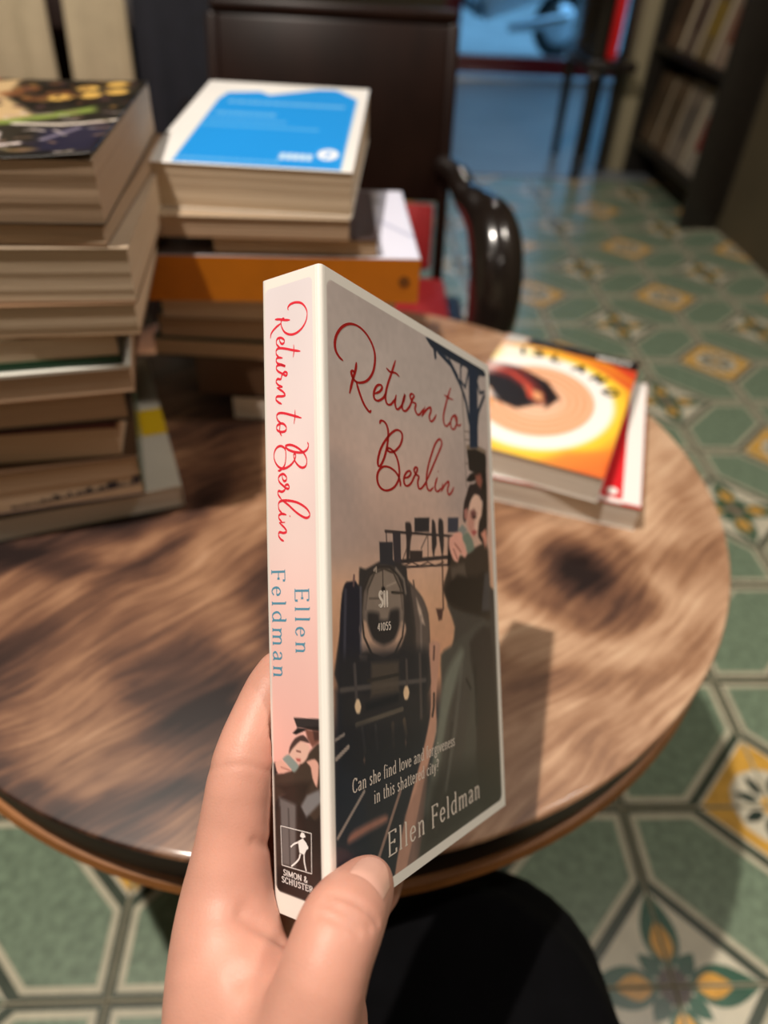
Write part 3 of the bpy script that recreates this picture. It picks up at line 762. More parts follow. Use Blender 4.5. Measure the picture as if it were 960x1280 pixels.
c4.poly([(40, 92), (58, 98), (62, 112), (50, 110)], (226, 160, 110), 3); c4.line([(0, 72), (24, 74), (44, 90), (50, 108)], (200, 70, 50), 5, 3)
c4.poly([(0, 106), (14, 110), (26, 124), (10, 122), (0, 122)], (236, 228, 224), 5, .8)
c4.poly([(0, 128), (20, 128), (16, 160), (0, 170)], (250, 170, 60), 10, .6)
c4.poly([(0, 20), (40, 20), (10, 70), (0, 90)], (252, 250, 246), 16, .9)
c4.poly([(60, 14), (129, 22), (129, 56), (100, 34)], (206, 60, 40), 8, .9)
c4.poly([(20, 14), (100, 16), (129, 40), (129, 46), (96, 28), (40, 24)], (238, 160, 40), 5, .7)
c4.poly([(96, 176), (129, 160), (129, 198), (80, 198)], (238, 130, 60), 10, .8)
c4.poly([(24, 0), (129, 0), (129, 20), (90, 14), (40, 12), (20, 14)], (26, 24, 26), 2); c4.poly([(0, 0), (24, 0), (20, 14), (0, 18)], (190, 190, 184), 6)
red_b = paperback('red and white paperback lying under the swirl covered book', (0.226, 0.412), -19, TZ, 0.130, 0.198, 0.0225, (214, 30, 40), (230, 226, 220), (236, 230, 224), 'L', 'white', group='two paperbacks on the right of the table')
isl = paperback('orange and yellow paperback with a swirl cover on the right of the table', (0.193, 0.418), -25, TZ + 0.023, 0.129, 0.198, 0.0235, (250, 206, 60), (230, 226, 220), (240, 236, 230), 'L', 'white', canvas=c4, group='two paperbacks on the right of the table')
# white border and disc of the red cover
wb = mat('white_border_ink', (238, 234, 230), 0.35)
obj_from('cover_border', [(-0.0145, 0.002, 0.0229), (-0.0005, 0.002, 0.0229), (-0.0005, 0.197, 0.0229), (-0.0145, 0.197, 0.0229)], [(0, 1, 2, 3)], wb, red_b)
obj_from('cover_border', [(-0.129, 0.0005, 0.0229), (-0.0145, 0.0005, 0.0229), (-0.0145, 0.006, 0.0229), (-0.129, 0.006, 0.0229)], [(0, 1, 2, 3)], wb, red_b)
lathe('cover_emblem', [(0.0, 0.0), (0.0045, 0.0), (0.0045, 0.0003), (0.0, 0.0003)], wb, red_b, n=20, loc=(-0.0225, 0.0145, 0.0229))
# title on the swirl cover, set on an arc, and the author's name on the black band
ink_black = mat('ink_black', (20, 22, 22), 0.4); ink_white = mat('ink_white', (240, 238, 232), 0.4)
def isl_place(x, y): return (-0.129 + x / 1000, 0.198 - y / 1000, 0.0239)
for ch, (x, y, a) in zip('ISLAND', ((22, 36, 14), (34, 34, 6), (50, 36, -4), (72, 43, -14), (90, 53, -26), (104, 70, -40))):
    ca, sa = math.cos(math.radians(a)), math.sin(math.radians(a))
    lettering('title_letter', ch, 12.5, lambda u, v, x=x, y=y, ca=ca, sa=sa: isl_place(x + u * ca - v * sa, y - (u * sa + v * ca)), ink_black, isl, thick=0.30, thin=0.2)
lettering('author_name', 'HUXLEY', 7.0, lambda u, v: isl_place(90 + u, 12.5 - v), ink_white, isl, thick=0.22, thin=0.12, width=32)

# ================================================================== CHAIRS
ch_wood = mat('dark_polished_wood', (30, 16, 11), 0.38, var=0.35, vscale=16, stretch=(1, 1, 0.3), spec=0.16)
ch_black = mat('black_lacquer_wood', (28, 22, 19), 0.20, var=0.2, vscale=18, coat=0.6)
red_up = mat('red_upholstery', (150, 26, 30), 0.65, var=0.10, vscale=60, bump=0.2, bscale=900)
def armchair(name, label, loc, rz):
    r = empty(name, loc, rz); tag(r, label, 'chair')
    W2 = 0.162
    # back panel leaning away from the seat (local +y is the back)
    lean = Matrix.Translation((0, 0.17, 0.43)) @ Matrix.Rotation(math.radians(-16), 4, 'X')
    box('back_panel', (-W2 + 0.004, -0.010, 0.115), (W2 - 0.004, 0.012, 0.335), ch_wood, r, bev=0.006, mtx=lean)
    box('top_rail', (-W2 - 0.003, -0.014, 0.3355), (W2 + 0.003, 0.016, 0.352), ch_wood, r, bev=0.006, mtx=lean)
    for s in (-1, 1):
        box('back_post', (s * W2 - 0.008, -0.014, -0.03), (s * W2 + 0.008, 0.014, 0.335), ch_wood, r, bev=0.005, mtx=lean)
        tube('leg', [(s * 0.155, 0.165, 0.41), (s * 0.16, 0.175, 0.2), (s * 0.165, 0.21, 0.0)], [0.017, 0.016, 0.014], ch_wood, r)
        tube('leg', [(s * 0.185, -0.17, 0.40), (s * 0.188, -0.17, 0.2), (s * 0.19, -0.175, 0.0)], [0.018, 0.016, 0.014], ch_wood, r)
        # scrolled arm: leaves the post, swells, then drops to the seat rail
        tube('armrest', [(s * 0.158, 0.205, 0.590), (s * 0.175, 0.17, 0.588), (s * 0.190, 0.125, 0.572), (s * 0.205, 0.075, 0.570), (s * 0.217, 0.035, 0.556), (s * 0.222, 0.0, 0.515), (s * 0.220, -0.02, 0.46), (s * 0.208, -0.03, 0.40)],
             [0.015, 0.017, 0.020, 0.028, 0.034, 0.035, 0.033, 0.030], ch_black, r, n=16)
    box('back_cushion', (-W2 + 0.012, -0.012, 0.02), (W2 - 0.012, 0.010, 0.112), red_up, r, bev=0.006, mtx=lean)
    bm = bmesh.new(); box_bm(bm, (-0.20, -0.19, 0.385), (0.20, 0.16, 0.418), 0.008)
    bm_obj('seat_frame', bm, ch_wood, r, smooth=True)
    bm = bmesh.new(); box_bm(bm, (-0.172, -0.18, 0.4185), (0.172, 0.148, 0.452), 0.012)
    bm_obj('seat_cushion', bm, red_up, r, smooth=True)
    return r
armchair('wooden_armchair', 'dark wooden armchair with red seat across the table', (-0.030, 0.905, 0.0), math.radians(-2))
armchair('wooden_armchair', 'dark wooden armchair draped with coats behind the left stack', (-0.47, 1.33, 0.0), 0.0)

# coats over the left armchair's back
def drape(name, label, cat, material, x0, x1, ytop, ztop, zlow, folds, seed, taper=0.0, dz=0.0):
    nx, nz = 46, 40; rs = random.Random(seed); V, Fc = [], []
    ph = [rs.uniform(0, 6.28) for _ in range(4)]
    for j in range(nz + 1):
        v = j / nz
        for i in range(nx + 1):
            u = i / nx
            x = x0 + (x1 - x0) * (u + taper * (0.5 - u) * v)
            f = math.sin(u * folds * 6.28 + ph[0] + 0.8 * v) * 0.6 + math.sin(u * folds * 2.3 * 6.28 + ph[1] - v) * 0.25
            y = ytop - 0.025 - 0.03 * math.sin(math.pi * min(1, v * 1.2) * 0.5) + 0.018 * f * (0.25 + v)
            z = ztop + (zlow - ztop) * v + 0.01 * math.sin(u * 9 + ph[2]) * v + dz * math.sin(math.pi * u)
            V.append((x, y, z))
    for j in range(nz):
        for i in range(nx):
            a = j * (nx + 1) + i; Fc.append((a, a + nx + 1, a + nx + 2, a + 1))
    o = obj_from(name, V, Fc, material, smooth=True)
    s = o.modifiers.new('cloth', 'SOLIDIFY'); s.thickness = 0.006; s.offset = 1
    return tag(o, label, cat)
beige = mat('beige_cotton', (172, 158, 130), 0.85, var=0.06, vscale=30, bump=0.3, bscale=700)
navy = mat('navy_wool', (20, 22, 32), 0.9, var=0.15, vscale=50, bump=0.3, bscale=800)
coat = empty('coat', (-0.55, 1.42, 0.45)); tag(coat, 'beige coat hanging open over the armchair at top left', 'coat')
for nm, a in (('coat_side', (-0.72, -0.500)), ('coat_side', (-0.468, -0.370))):
    o = drape(nm, None, None, beige, a[0], a[1], 1.50, 0.80, 0.46, 1.6 if a[0] < -.5 else 0.8, 3 if a[0] < -.5 else 5, taper=0.0)
    o.parent = coat; o.matrix_parent_inverse = Matrix.Translation(-Vector(coat.location))
drape('jacket', 'dark navy jacket hanging beside the beige coat', 'jacket', navy, -0.362, -0.205, 1.515, 0.81, 0.455, 1.2, 9)

# far chair by the entrance: dark legs, red upholstered back
fc = empty('dining_chair', (0.97, 3.46, 0.0), 0.0); tag(fc, 'far dark chair with a red upholstered edge near the entrance', 'chair')
for x, y in ((0.0, 0.19), (0.0, -0.19), (0.14, 0.19), (0.14, -0.19)):
    if x > 0 and y < 0: y = -0.08
    tube('leg', [(x, y, 0.0), (x, y, 0.2), (x, y, 0.40)], [0.018, 0.020, 0.024], ch_black, fc)
bm = bmesh.new(); box_bm(bm, (-0.035, -0.215, 0.395), (0.165, 0.22, 0.435), 0.012)
bm_obj('seat', bm, ch_black, fc, smooth=True)
box('backrest', (-0.02, -0.20, 0.436), (0.035, 0.21, 0.92), ch_black, fc, bev=0.012)
box('back_cushion', (0.0355, -0.205, 0.405 + 0.031), (0.075, 0.20, 0.90), mat('bright_red_fabric', (214, 16, 22), 0.6, var=0.08), fc, bev=0.012)

# ---- artwork of the held novel, millimetres on its cover and spine (x right, y down)
FRONT_TITLE = [
  [[11.59,28.23],[9.25,27.42],[7.46,25.73],[7.21,23.03],[8.8,19.8],[12.13,16.63],[16.57,14.57],[21.57,14.14],[26.19,15.48],[29.63,18.16],[31.06,21.33],[30.59,25.25],[28.79,28.66],[25.53,31.56],[21.76,33.1],[19.03,33.41],[17.01,32.54],[16.18,30.98],[17.1,30.2],[18.33,30.63]],
  [[19.37,26.73],[18.73,29.49],[16.8,33.56],[14.89,38.22]],
  [[18.86,33.09],[20.72,36.56],[23.33,39.92],[26.51,41.91],[27.96,41.26]],
  [[30.15,35.07],[33.65,33.5],[35.33,31.77],[34.27,31.03],[31.75,32.02],[29.88,34.59],[30.08,36.69],[32.5,36.99],[36.07,35.17],[37.91,32.86]],
  [[45.21,19.46],[42.28,24.62],[38.85,30.44],[37.42,34.61],[38.53,36.86],[41.13,36.5],[44.44,33.7]],
  [[38.46,23.98],[41.22,24.76],[44.95,24.26],[47.62,24.94]],
  [[45.06,32.17],[44.02,35.47],[45.3,37.46],[48.08,36.07],[50.43,33.32],[51.47,30.8],[49.23,34.99],[49.67,36.89],[51.89,36.75],[54.85,34.44],[57.11,31.36],[58.36,29.93],[56.89,29.36],[55.33,30.39],[56.7,32.32],[59.59,32.62],[58.86,34.82],[60.74,36.52],[62.93,35.81],[66.13,33.1]],
  [[67.05,32.14],[64.06,36.78]],
  [[64.32,36.44],[67.95,33.35],[71.57,31.61],[71.7,33.23],[70.27,35.63],[71.66,37.2],[74.31,35.8],[76.54,33.54]],
  [[90.4,19.47],[86.06,26.33],[82.82,32.68],[83.22,36.06],[85.62,36.59],[89.13,34.18]],
  [[83.94,23.9],[87.6,24.41],[92.52,24.36]],
  [[94.59,30.14],[91.17,31.76],[89.12,34.38],[89.76,36.63],[92.15,36.74],[94.79,34.34],[95.47,31.61],[93.68,30.64],[94.35,32.79],[96.65,34.54],[99.7,33.34]],
  [[33.03,44.89],[33.94,43.76],[35.75,43.55],[37.67,44.46],[38.74,46.64],[38.45,49.43],[37.48,52.7],[35.86,56.03],[33.95,58.59],[32.48,59.73],[31.45,59.29],[31.54,57.38],[33.1,54.11],[35.75,51.02],[39.18,48.14],[42.66,45.9],[45.77,44.97],[48.23,45.65],[48.58,47.62],[46.87,50.31],[43.82,52.56],[40.75,53.71],[38.53,53.64],[37.83,53.04],[39.32,52.51],[41.89,53.23],[44.07,54.9],[45.46,57.5],[45.82,60.62],[44.74,63.51],[41.57,66.19],[37.09,67.59],[33.53,67.37],[31.15,65.73],[30.78,63.14],[32.43,60.87],[35.33,59.48],[38.97,59.3],[42.65,60.21],[45.21,61.88],[46.26,63.74],[46.32,65.32]],
  [[49.47,62.0],[52.71,61.03],[54.25,59.63],[53.25,58.86],[50.79,59.84],[49.08,62.04],[49.35,64.01],[51.3,64.61],[54.19,63.3],[56.81,60.57],[59.04,58.24],[59.36,57.17],[58.04,56.92],[56.81,58.1],[58.12,59.59],[60.34,60.16],[59.36,62.34],[59.9,64.35],[61.57,64.6],[64.24,63.08],[66.55,61.15]],
  [[66.55,61.15],[71.91,54.98],[77.47,48.55],[80.31,45.03],[79.51,43.14],[77.59,43.45],[74.42,45.92],[70.86,50.79],[67.81,55.92],[66.32,60.75],[66.81,63.66],[68.95,64.63],[72.22,62.9]],
  [[75.75,58.63],[73.68,61.67],[73.79,63.82],[75.78,64.27],[78.7,62.68]],
  [[76.23,56.09],[76.74,56.64]],
  [[80.3,60.54],[78.39,64.24]],
  [[78.6,64.0],[81.67,61.28],[85.22,59.35],[85.6,60.65],[84.25,62.79],[85.26,64.7],[87.82,63.57],[90.34,61.07]],
]
SPINE_TITLE = [
  [[11.49,12.3],[11.36,11.34],[12.45,10.49],[14.55,10.39],[16.88,11.19],[18.49,13.01],[19.11,15.08],[18.53,17.39],[16.92,19.28],[14.53,20.38],[12.15,20.32],[10.05,19.23],[8.87,17.59],[8.39,15.84],[8.86,14.68],[9.83,14.46]],
  [[12.13,15.58],[9.91,15.11],[7.79,14.41],[5.87,14.04]],
  [[8.39,15.84],[6.09,16.84],[4.3,18.24],[3.81,19.94]],
  [[7.58,20.75],[7.97,21.99],[8.7,22.67],[9.51,22.46],[9.6,21.57],[8.39,20.64],[7.05,20.54],[6.37,21.25],[6.55,22.51],[7.75,23.64]],
  [[16.19,26.55],[13.31,25.66],[9.61,24.36],[7.2,23.84],[6.21,24.46],[6.33,25.69],[7.37,26.8]],
  [[13.47,23.85],[13.57,25.85],[13.24,27.96]],
  [[8.87,27.32],[6.83,26.84],[6.15,27.59],[6.77,28.68],[8.64,29.5],[9.86,30.17],[8.1,29.47],[6.63,29.37],[6.17,30.22],[6.95,31.32],[8.81,32.48],[10.14,33.26],[10.7,32.59],[9.64,32.0],[8.53,32.81],[7.95,34.01],[6.59,33.75],[6.02,34.6],[7.07,35.89],[8.67,36.61]],
  [[8.67,36.75],[6.22,36.55]],
  [[6.49,36.74],[8.63,38.09],[9.67,39.37],[8.57,39.67],[6.4,39.39],[5.82,40.25],[6.88,41.36],[8.22,42.13]],
  [[16.25,47.79],[12.8,46.5],[9.05,45.19],[6.87,44.92],[6.02,45.71],[6.52,47.16],[7.85,48.28]],
  [[13.66,44.76],[13.6,46.7],[13.15,49.24]],
  [[7.85,48.28],[6.19,48.76],[6.03,50.01],[7.49,50.96],[9.41,51.01],[9.99,49.96],[8.94,48.67],[7.58,48.34],[7.26,49.51],[7.22,50.95],[7.99,52.41]],
  [[18.44,55.63],[18.83,56.77],[18.11,58.0],[16.22,58.57],[13.54,58.17],[10.85,57.15],[9.52,56.04],[10.08,55.59],[11.98,55.74],[14.65,57.04],[17.01,59.05],[18.03,61.03],[17.72,62.82],[16.36,63.34],[14.77,62.61],[13.35,60.97],[12.81,59.16],[13.26,58.63],[13.61,59.54],[12.64,61.14],[10.69,62.39],[8.2,62.8],[6.03,61.61],[4.71,59.4],[4.79,57.22],[5.95,55.79],[7.61,55.53],[9.23,56.58],[9.6,58.75],[9.07,61.64],[7.36,63.08],[6.14,63.25]],
  [[7.86,64.73],[8.1,66.01],[8.68,66.74],[9.52,66.56],[9.66,65.58],[8.53,64.55],[7.2,64.65],[6.34,65.56],[6.68,66.81],[8.03,68.02],[9.93,69.3],[10.76,68.94],[10.24,68.02],[9.13,68.21],[8.93,69.49],[7.69,70.04],[6.31,69.68],[6.1,70.78],[7.6,72.62]],
  [[7.6,72.62],[10.32,74.44],[13.54,76.98],[16.76,78.77],[18.49,78.74],[18.84,77.64],[17.38,75.84],[14.17,74.04],[10.36,73.05],[7.32,72.92],[6.17,73.74],[6.39,75.59],[7.74,76.88]],
  [[9.4,77.41],[7.46,76.99],[6.22,77.46],[6.4,78.5],[7.65,79.67]],
  [[10.66,77.76],[11.09,78.13]],
  [[8.77,79.72],[6.25,79.69]],
  [[6.53,79.87],[8.44,81.33],[9.34,82.61],[8.1,83.02],[6.43,82.68],[5.95,83.63],[6.92,84.92],[8.19,85.56]],
]
FRONT_ART = [
  ["p",[[4.3,141.6],[53.8,143.4],[79.2,141.4],[145.3,139.6],[135.7,210.4],[1.4,200.9]],[30,33,42],14,1,0],
  ["p",[[4.6,131.2],[10.5,129.6],[24.9,194.4],[1.4,200.9]],[26,32,44],4,1,0],
  ["l",[[35.3,81.8],[93.2,81.3]],[46,40,42],0.4,1,1.0],
  ["l",[[43.4,92.1],[85.1,89.7]],[46,40,42],0.4,1,1.5],
  ["l",[[43.8,94.1],[83.4,92.9]],[46,40,42],0.4,1,0.8],
  ["p",[[40.1,81.9],[45.6,81.6],[45.5,94.1],[40.6,92.7]],[48,44,50],0.5,1,0],
  ["p",[[49.2,78.2],[53.1,78.0],[53.8,80.9],[52.5,85.8],[51.3,91.2],[49.4,91.2],[49.7,84.0]],[44,38,40],1,1,0],
  ["p",[[56.1,75.9],[68.0,75.1],[67.4,80.5],[55.9,81.1]],[42,40,44],0.6,1,0],
  ["p",[[69.9,76.0],[72.6,76.9],[73.5,84.6],[71.8,87.3],[70.5,90.4],[69.2,86.3]],[44,40,42],0.8,1,0],
  ["p",[[75.8,75.1],[79.5,75.9],[79.5,85.5],[77.8,90.2],[76.4,86.1],[75.0,79.9]],[44,40,42],0.8,1,0],
  ["p",[[52.0,88.0],[61.6,87.8],[61.4,91.0],[51.8,91.2]],[50,42,42],0.6,1,0],
  ["p",[[83.8,74.1],[93.7,73.4],[93.1,79.6],[83.3,80.0]],[52,54,66],0.8,1,0],
  ["l",[[46.5,91.7],[50.7,85.9],[54.4,81.4]],[60,50,48],0.4,1,0.5],
  ["l",[[60.6,87.1],[66.3,81.3]],[60,50,48],0.4,1,0.5],
  ["l",[[66.3,81.3],[65.8,91.0]],[54,46,44],0.4,1,0.6],
  ["l",[[47.4,93.6],[53.2,92.1],[59.2,93.5],[65.5,92.0],[71.9,93.4],[78.8,91.8]],[60,48,46],0.4,1,0.5],
  ["l",[[77.7,91.3],[77.3,109.9]],[70,52,46],0.4,1,1.2],
  ["l",[[35.7,81.8],[36.0,85.5]],[50,42,44],0.4,1,0.6],
  ["p",[[71.2,109.6],[77.3,109.9],[75.9,113.9],[73.0,114.2]],[70,48,44],1,1,0],
  ["p",[[6.8,131.5],[7.2,113.4],[8.7,102.1],[11.4,98.7],[15.1,99.8],[18.1,99.4],[18.7,94.3],[22.2,94.7],[27.1,93.3],[32.2,91.9],[39.2,92.1],[45.5,92.7],[49.2,94.1],[49.9,98.3],[54.6,101.3],[60.4,105.3],[64.6,111.3],[65.4,122.1],[63.3,139.2]],[46,43,44],1,1,0],
  ["p",[[31.2,85.6],[40.0,85.3],[39.9,91.3],[41.8,93.2],[31.3,93.3]],[42,42,48],0.6,1,0],
  ["p",[[49.9,99.3],[54.6,101.3],[60.4,105.3],[64.6,111.3],[65.2,122.1],[63.4,138.7],[54.2,137.5],[54.6,116.5],[52.4,105.0]],[84,74,70],2,1,0],
  ["p",[[55.9,105.1],[59.1,109.1],[61.8,115.1],[58.8,113.9],[56.6,109.0]],[190,168,152],1.5,0.8,0],
  ["p",[[6.6,131.5],[7.5,109.4],[9.5,100.9],[11.4,98.9],[18.4,100.7],[17.7,133.0]],[30,31,42],0.8,1,0],
  ["p",[[19.3,108.3],[20.7,101.5],[24.5,96.4],[30.4,93.7],[37.3,93.7],[43.5,96.4],[46.9,102.1],[47.4,109.5],[45.0,118.2],[39.3,123.5],[32.3,124.6],[25.0,122.2],[20.5,116.3]],[80,72,67],1.5,1,0],
  ["p",[[21.7,107.5],[23.5,100.7],[27.8,95.5],[33.8,94.2],[39.9,95.5],[44.6,101.1],[45.5,108.5],[43.2,116.7],[37.6,121.6],[32.4,122.3],[26.7,120.2],[22.5,115.2]],[116,104,95],1.5,1,0],
  ["l",[[20.8,113.8],[23.6,118.1],[27.5,120.7],[32.4,122.1],[37.6,121.6],[42.2,119.1],[45.0,115.4]],[168,138,120],1.2,1,5.5],
  ["p",[[22.8,108.5],[29.7,109.2],[30.4,111.4],[35.5,111.7],[37.4,108.7],[43.7,108.5],[43.4,114.0],[39.5,118.7],[32.5,119.9],[26.0,117.6],[23.0,112.7]],[40,38,40],2,1,0],
  ["l",[[19.3,108.3],[20.7,101.5],[24.5,96.6],[30.4,94.0],[37.3,93.9],[43.5,96.7],[46.9,102.1],[47.4,109.5],[45.0,118.2],[39.3,123.5],[32.3,124.5],[25.0,122.2],[20.5,116.3],[19.3,108.3]],[44,40,40],0.6,1,1.1],
  ["l",[[21.8,107.5],[23.5,101.0],[27.8,95.9],[33.8,94.5],[39.9,95.9],[44.4,101.3],[45.4,108.5]],[60,54,50],0.5,1,0.8],
  ["l",[[27.4,95.1],[28.9,94.2],[28.8,95.5]],[150,136,124],0.4,1,0.8],
  ["l",[[41.8,94.6],[47.1,98.3],[48.2,103.0]],[150,136,124],1,0.6,1.2],
  ["l",[[50.8,100.7],[53.6,116.5],[52.5,134.1]],[52,47,47],0.8,1,1.6],
  ["l",[[58.9,112.0],[58.4,134.8]],[120,108,102],0.8,0.7,1.4],
  ["l",[[19.2,100.7],[18.4,122.4]],[70,68,76],0.6,1,1.2],
  ["l",[[10.6,101.3],[8.9,129.4]],[54,54,66],0.8,1,1.4],
  ["l",[[35.2,100.5],[41.5,99.2]],[150,136,124],0.4,0.7,0.6],
  ["l",[[24.2,104.2],[30.8,104.4]],[80,72,66],0.4,1,0.6],
  ["l",[[15.1,99.8],[15.5,96.8]],[90,70,70],0.6,1,1],
  ["l",[[54.6,101.3],[54.0,98.9]],[80,66,62],0.6,1,1],
  ["l",[[38.6,102.6],[46.8,103.1]],[44,40,38],0.4,1,0.9],
  ["l",[[32.9,95.1],[32.8,100.9]],[58,50,46],0.4,1,0.6],
  ["p",[[31.8,100.9],[33.1,100.4],[34.3,101.0],[34.1,102.0],[32.1,102.0]],[26,24,26],0.6,1,0],
  ["l",[[44.8,104.8],[44.8,114.0]],[120,106,98],2,0.5,3],
  ["l",[[22.2,103.3],[21.4,110.1]],[116,104,98],2,0.5,2.5],
  ["p",[[17.6,121.9],[22.2,122.4],[22.2,124.0],[17.9,123.6]],[176,150,136],1,1,0],
  ["p",[[19.0,115.0],[22.7,121.2],[19.2,121.2],[18.8,118.3]],[170,145,132],1.5,0.8,0],
  ["p",[[7.0,122.9],[64.2,124.9],[62.5,150.4],[7.1,143.2]],[38,37,41],4,0.8,0],
  ["p",[[25.7,125.7],[41.8,126.5],[42.3,133.7],[25.3,133.2]],[74,66,60],2.5,0.8,0],
  ["p",[[7.1,120.8],[61.8,123.9],[62.9,139.3],[60.0,149.1],[49.6,156.4],[16.9,154.5],[8.0,142.0]],[33,34,40],5,0.85,0],
  ["l",[[7.3,131.1],[61.0,134.9]],[70,66,66],0.8,1,1.6],
  ["l",[[14.8,124.5],[15.5,134.6]],[64,60,62],0.8,1,1.6],
  ["l",[[47.4,126.6],[47.5,134.9]],[66,60,60],0.8,1,1.6],
  ["l",[[57.3,125.6],[57.2,147.3]],[78,70,68],1,0.7,2],
  ["l",[[18.4,144.4],[19.8,151.7]],[62,60,62],0.8,1,1.5],
  ["l",[[26.3,145.2],[27.1,152.6]],[58,56,58],0.8,1,1.5],
  ["l",[[37.1,146.5],[37.4,153.4]],[66,58,54],0.8,1,2],
  ["l",[[44.8,146.5],[45.9,151.2]],[72,62,56],0.8,1,2],
  ["p",[[24.6,124.9],[42.1,126.1],[41.8,136.4],[23.8,135.5]],[72,64,58],2,0.8,0],
  ["l",[[22.4,130.2],[41.8,130.6]],[42,40,40],0.4,1,1.2],
  ["l",[[15.2,142.7],[43.8,142.5]],[78,72,66],0.4,1,1.6],
  ["p",[[20.4,137.1],[41.5,137.1],[41.3,139.6],[20.8,139.5]],[22,26,34],1.5,1,0],
  ["p",[[14.4,137.0],[15.5,135.1],[17.0,135.3],[18.1,137.6],[17.1,139.5],[15.4,139.2]],[238,208,172],0.8,1,0],
  ["p",[[44.7,137.1],[45.9,135.2],[47.9,135.4],[48.9,137.7],[47.6,139.8],[45.5,139.5]],[240,206,168],0.8,1,0],
  ["p",[[18.5,154.0],[19.3,153.0],[19.9,154.3],[19.3,155.5]],[176,128,100],0.6,1,0],
  ["p",[[44.7,153.8],[45.4,152.5],[46.2,154.2],[45.5,155.6]],[170,120,95],0.6,1,0],
  ["p",[[7.0,141.8],[48.7,149.8],[56.8,153.9],[45.2,161.9],[15.7,158.8],[5.2,152.0]],[24,27,36],5,0.7,0],
  ["p",[[64.9,122.1],[73.5,122.8],[72.1,130.6],[68.7,143.6],[68.6,154.7],[58.6,168.8],[41.8,197.9],[35.7,195.8],[44.3,177.9],[56.2,161.7],[63.8,148.3],[65.4,136.2]],[170,128,110],1.2,1,0],
  ["p",[[43.6,177.8],[58.8,165.6],[61.8,165.5],[52.1,200.8],[35.7,195.8]],[138,104,92],2,0.7,0],
  ["l",[[67.4,140.9],[67.0,145.4],[65.7,148.3]],[54,44,42],0.4,1,1.6],
  ["l",[[68.7,123.8],[68.0,128.0]],[90,66,60],0.4,1,1.5],
  ["l",[[4.3,173.1],[18.8,163.6]],[128,118,112],0.4,1,1.2],
  ["l",[[26.5,185.8],[41.2,168.8]],[122,100,92],0.4,1,1.6],
  ["l",[[3.9,145.1],[8.4,144.3]],[120,112,108],0.4,1,1],
  ["l",[[4.2,150.6],[10.5,148.4]],[132,122,116],0.4,1,1.4],
  ["p",[[9.4,174.9],[13.1,173.5],[30.8,173.9],[31.9,176.3],[20.4,176.2],[10.4,176.3]],[128,90,80],2,1,0],
  ["p",[[80.2,105.5],[105.2,102.2],[128.9,104.3],[129.0,148.1],[79.0,144.3],[81.6,129.6],[86.9,117.6]],[60,56,53],1.5,1,0],
  ["p",[[74.0,127.2],[84.2,124.4],[98.9,120.2],[122.9,120.1],[127.8,194.5],[55.3,195.6],[52.6,193.5],[60.8,179.2],[68.5,156.1],[73.7,140.8]],[66,64,60],2,1,0],
  ["p",[[76.5,136.1],[91.0,126.5],[94.3,129.1],[86.3,138.8],[76.7,153.3],[67.2,172.2],[60.5,182.4],[57.9,178.4],[67.6,157.3]],[108,112,102],4,0.8,0],
  ["p",[[82.3,145.6],[97.3,136.3],[100.1,145.2],[90.5,168.9],[80.2,187.8],[65.8,190.5],[68.3,177.8],[74.2,162.7]],[62,57,55],4,0.8,0],
  ["p",[[100.3,125.0],[122.9,120.1],[126.7,160.3],[127.8,194.5],[106.3,194.2],[103.0,171.6],[105.4,149.0]],[44,38,38],3,1,0],
  ["p",[[61.5,169.5],[130.4,174.1],[128.8,195.5],[53.9,195.8],[54.0,190.1]],[30,28,30],10,0.75,0],
  ["l",[[92.1,133.5],[84.9,154.7],[74.7,176.7]],[92,92,86],2.5,0.6,2.2],
  ["l",[[81.5,154.2],[73.1,176.3],[65.9,189.2]],[46,43,43],2,0.7,2],
  ["l",[[105.0,134.8],[104.5,158.1]],[30,27,28],2,0.7,2],
  ["l",[[96.1,139.2],[100.0,143.2]],[38,34,34],0.4,1,1.5],
  ["p",[[83.3,85.1],[87.8,89.4],[99.6,88.6],[108.1,85.7],[122.2,83.2],[123.8,96.0],[123.0,116.5],[109.4,113.5],[86.0,110.2],[77.6,102.4],[82.8,93.8]],[52,43,38],1.2,1,0],
  ["p",[[83.3,99.3],[93.5,96.6],[109.7,97.8],[118.5,96.0],[122.6,112.9],[109.3,114.0],[86.1,109.1],[79.3,104.0]],[32,26,25],3,1,0],
  ["p",[[85.0,93.8],[97.9,92.0],[100.0,97.7],[91.0,96.6],[85.8,98.7]],[84,74,66],2,0.8,0],
  ["p",[[118.5,96.6],[123.8,96.0],[123.4,112.9],[113.8,112.5]],[72,72,76],2,0.7,0],
  ["p",[[83.5,81.8],[85.9,82.8],[85.1,92.2],[81.9,93.8]],[24,22,26],0.8,1,0],
  ["p",[[105.9,58.5],[111.0,57.7],[124.5,49.3],[122.3,82.6],[112.9,80.5],[115.3,71.9],[118.8,66.8],[117.8,61.9]],[40,32,30],1,1,0],
  ["p",[[104.3,42.4],[111.2,41.0],[124.3,41.7],[124.3,50.9],[115.9,52.4],[106.1,52.3],[105.2,48.1]],[36,31,30],0.8,1,0],
  ["l",[[104.7,42.6],[112.7,41.0],[124.3,41.8]],[120,104,90],0.8,1,2],
  ["p",[[102.9,57.0],[106.8,53.9],[116.0,51.3],[124.4,50.6],[123.0,59.0],[117.4,58.9],[115.6,55.4],[107.5,57.2]],[30,25,25],0.8,1,0],
  ["p",[[112.1,53.9],[118.1,52.3],[119.7,55.5],[117.3,59.5],[113.8,58.0]],[128,78,66],2,1,0],
  ["p",[[105.5,59.0],[113.6,57.5],[118.8,60.9],[118.5,64.3],[111.9,62.5],[107.1,65.0],[103.4,70.3],[99.8,75.3],[98.1,73.0],[99.5,67.1],[102.6,62.7]],[42,33,34],0.8,1,0],
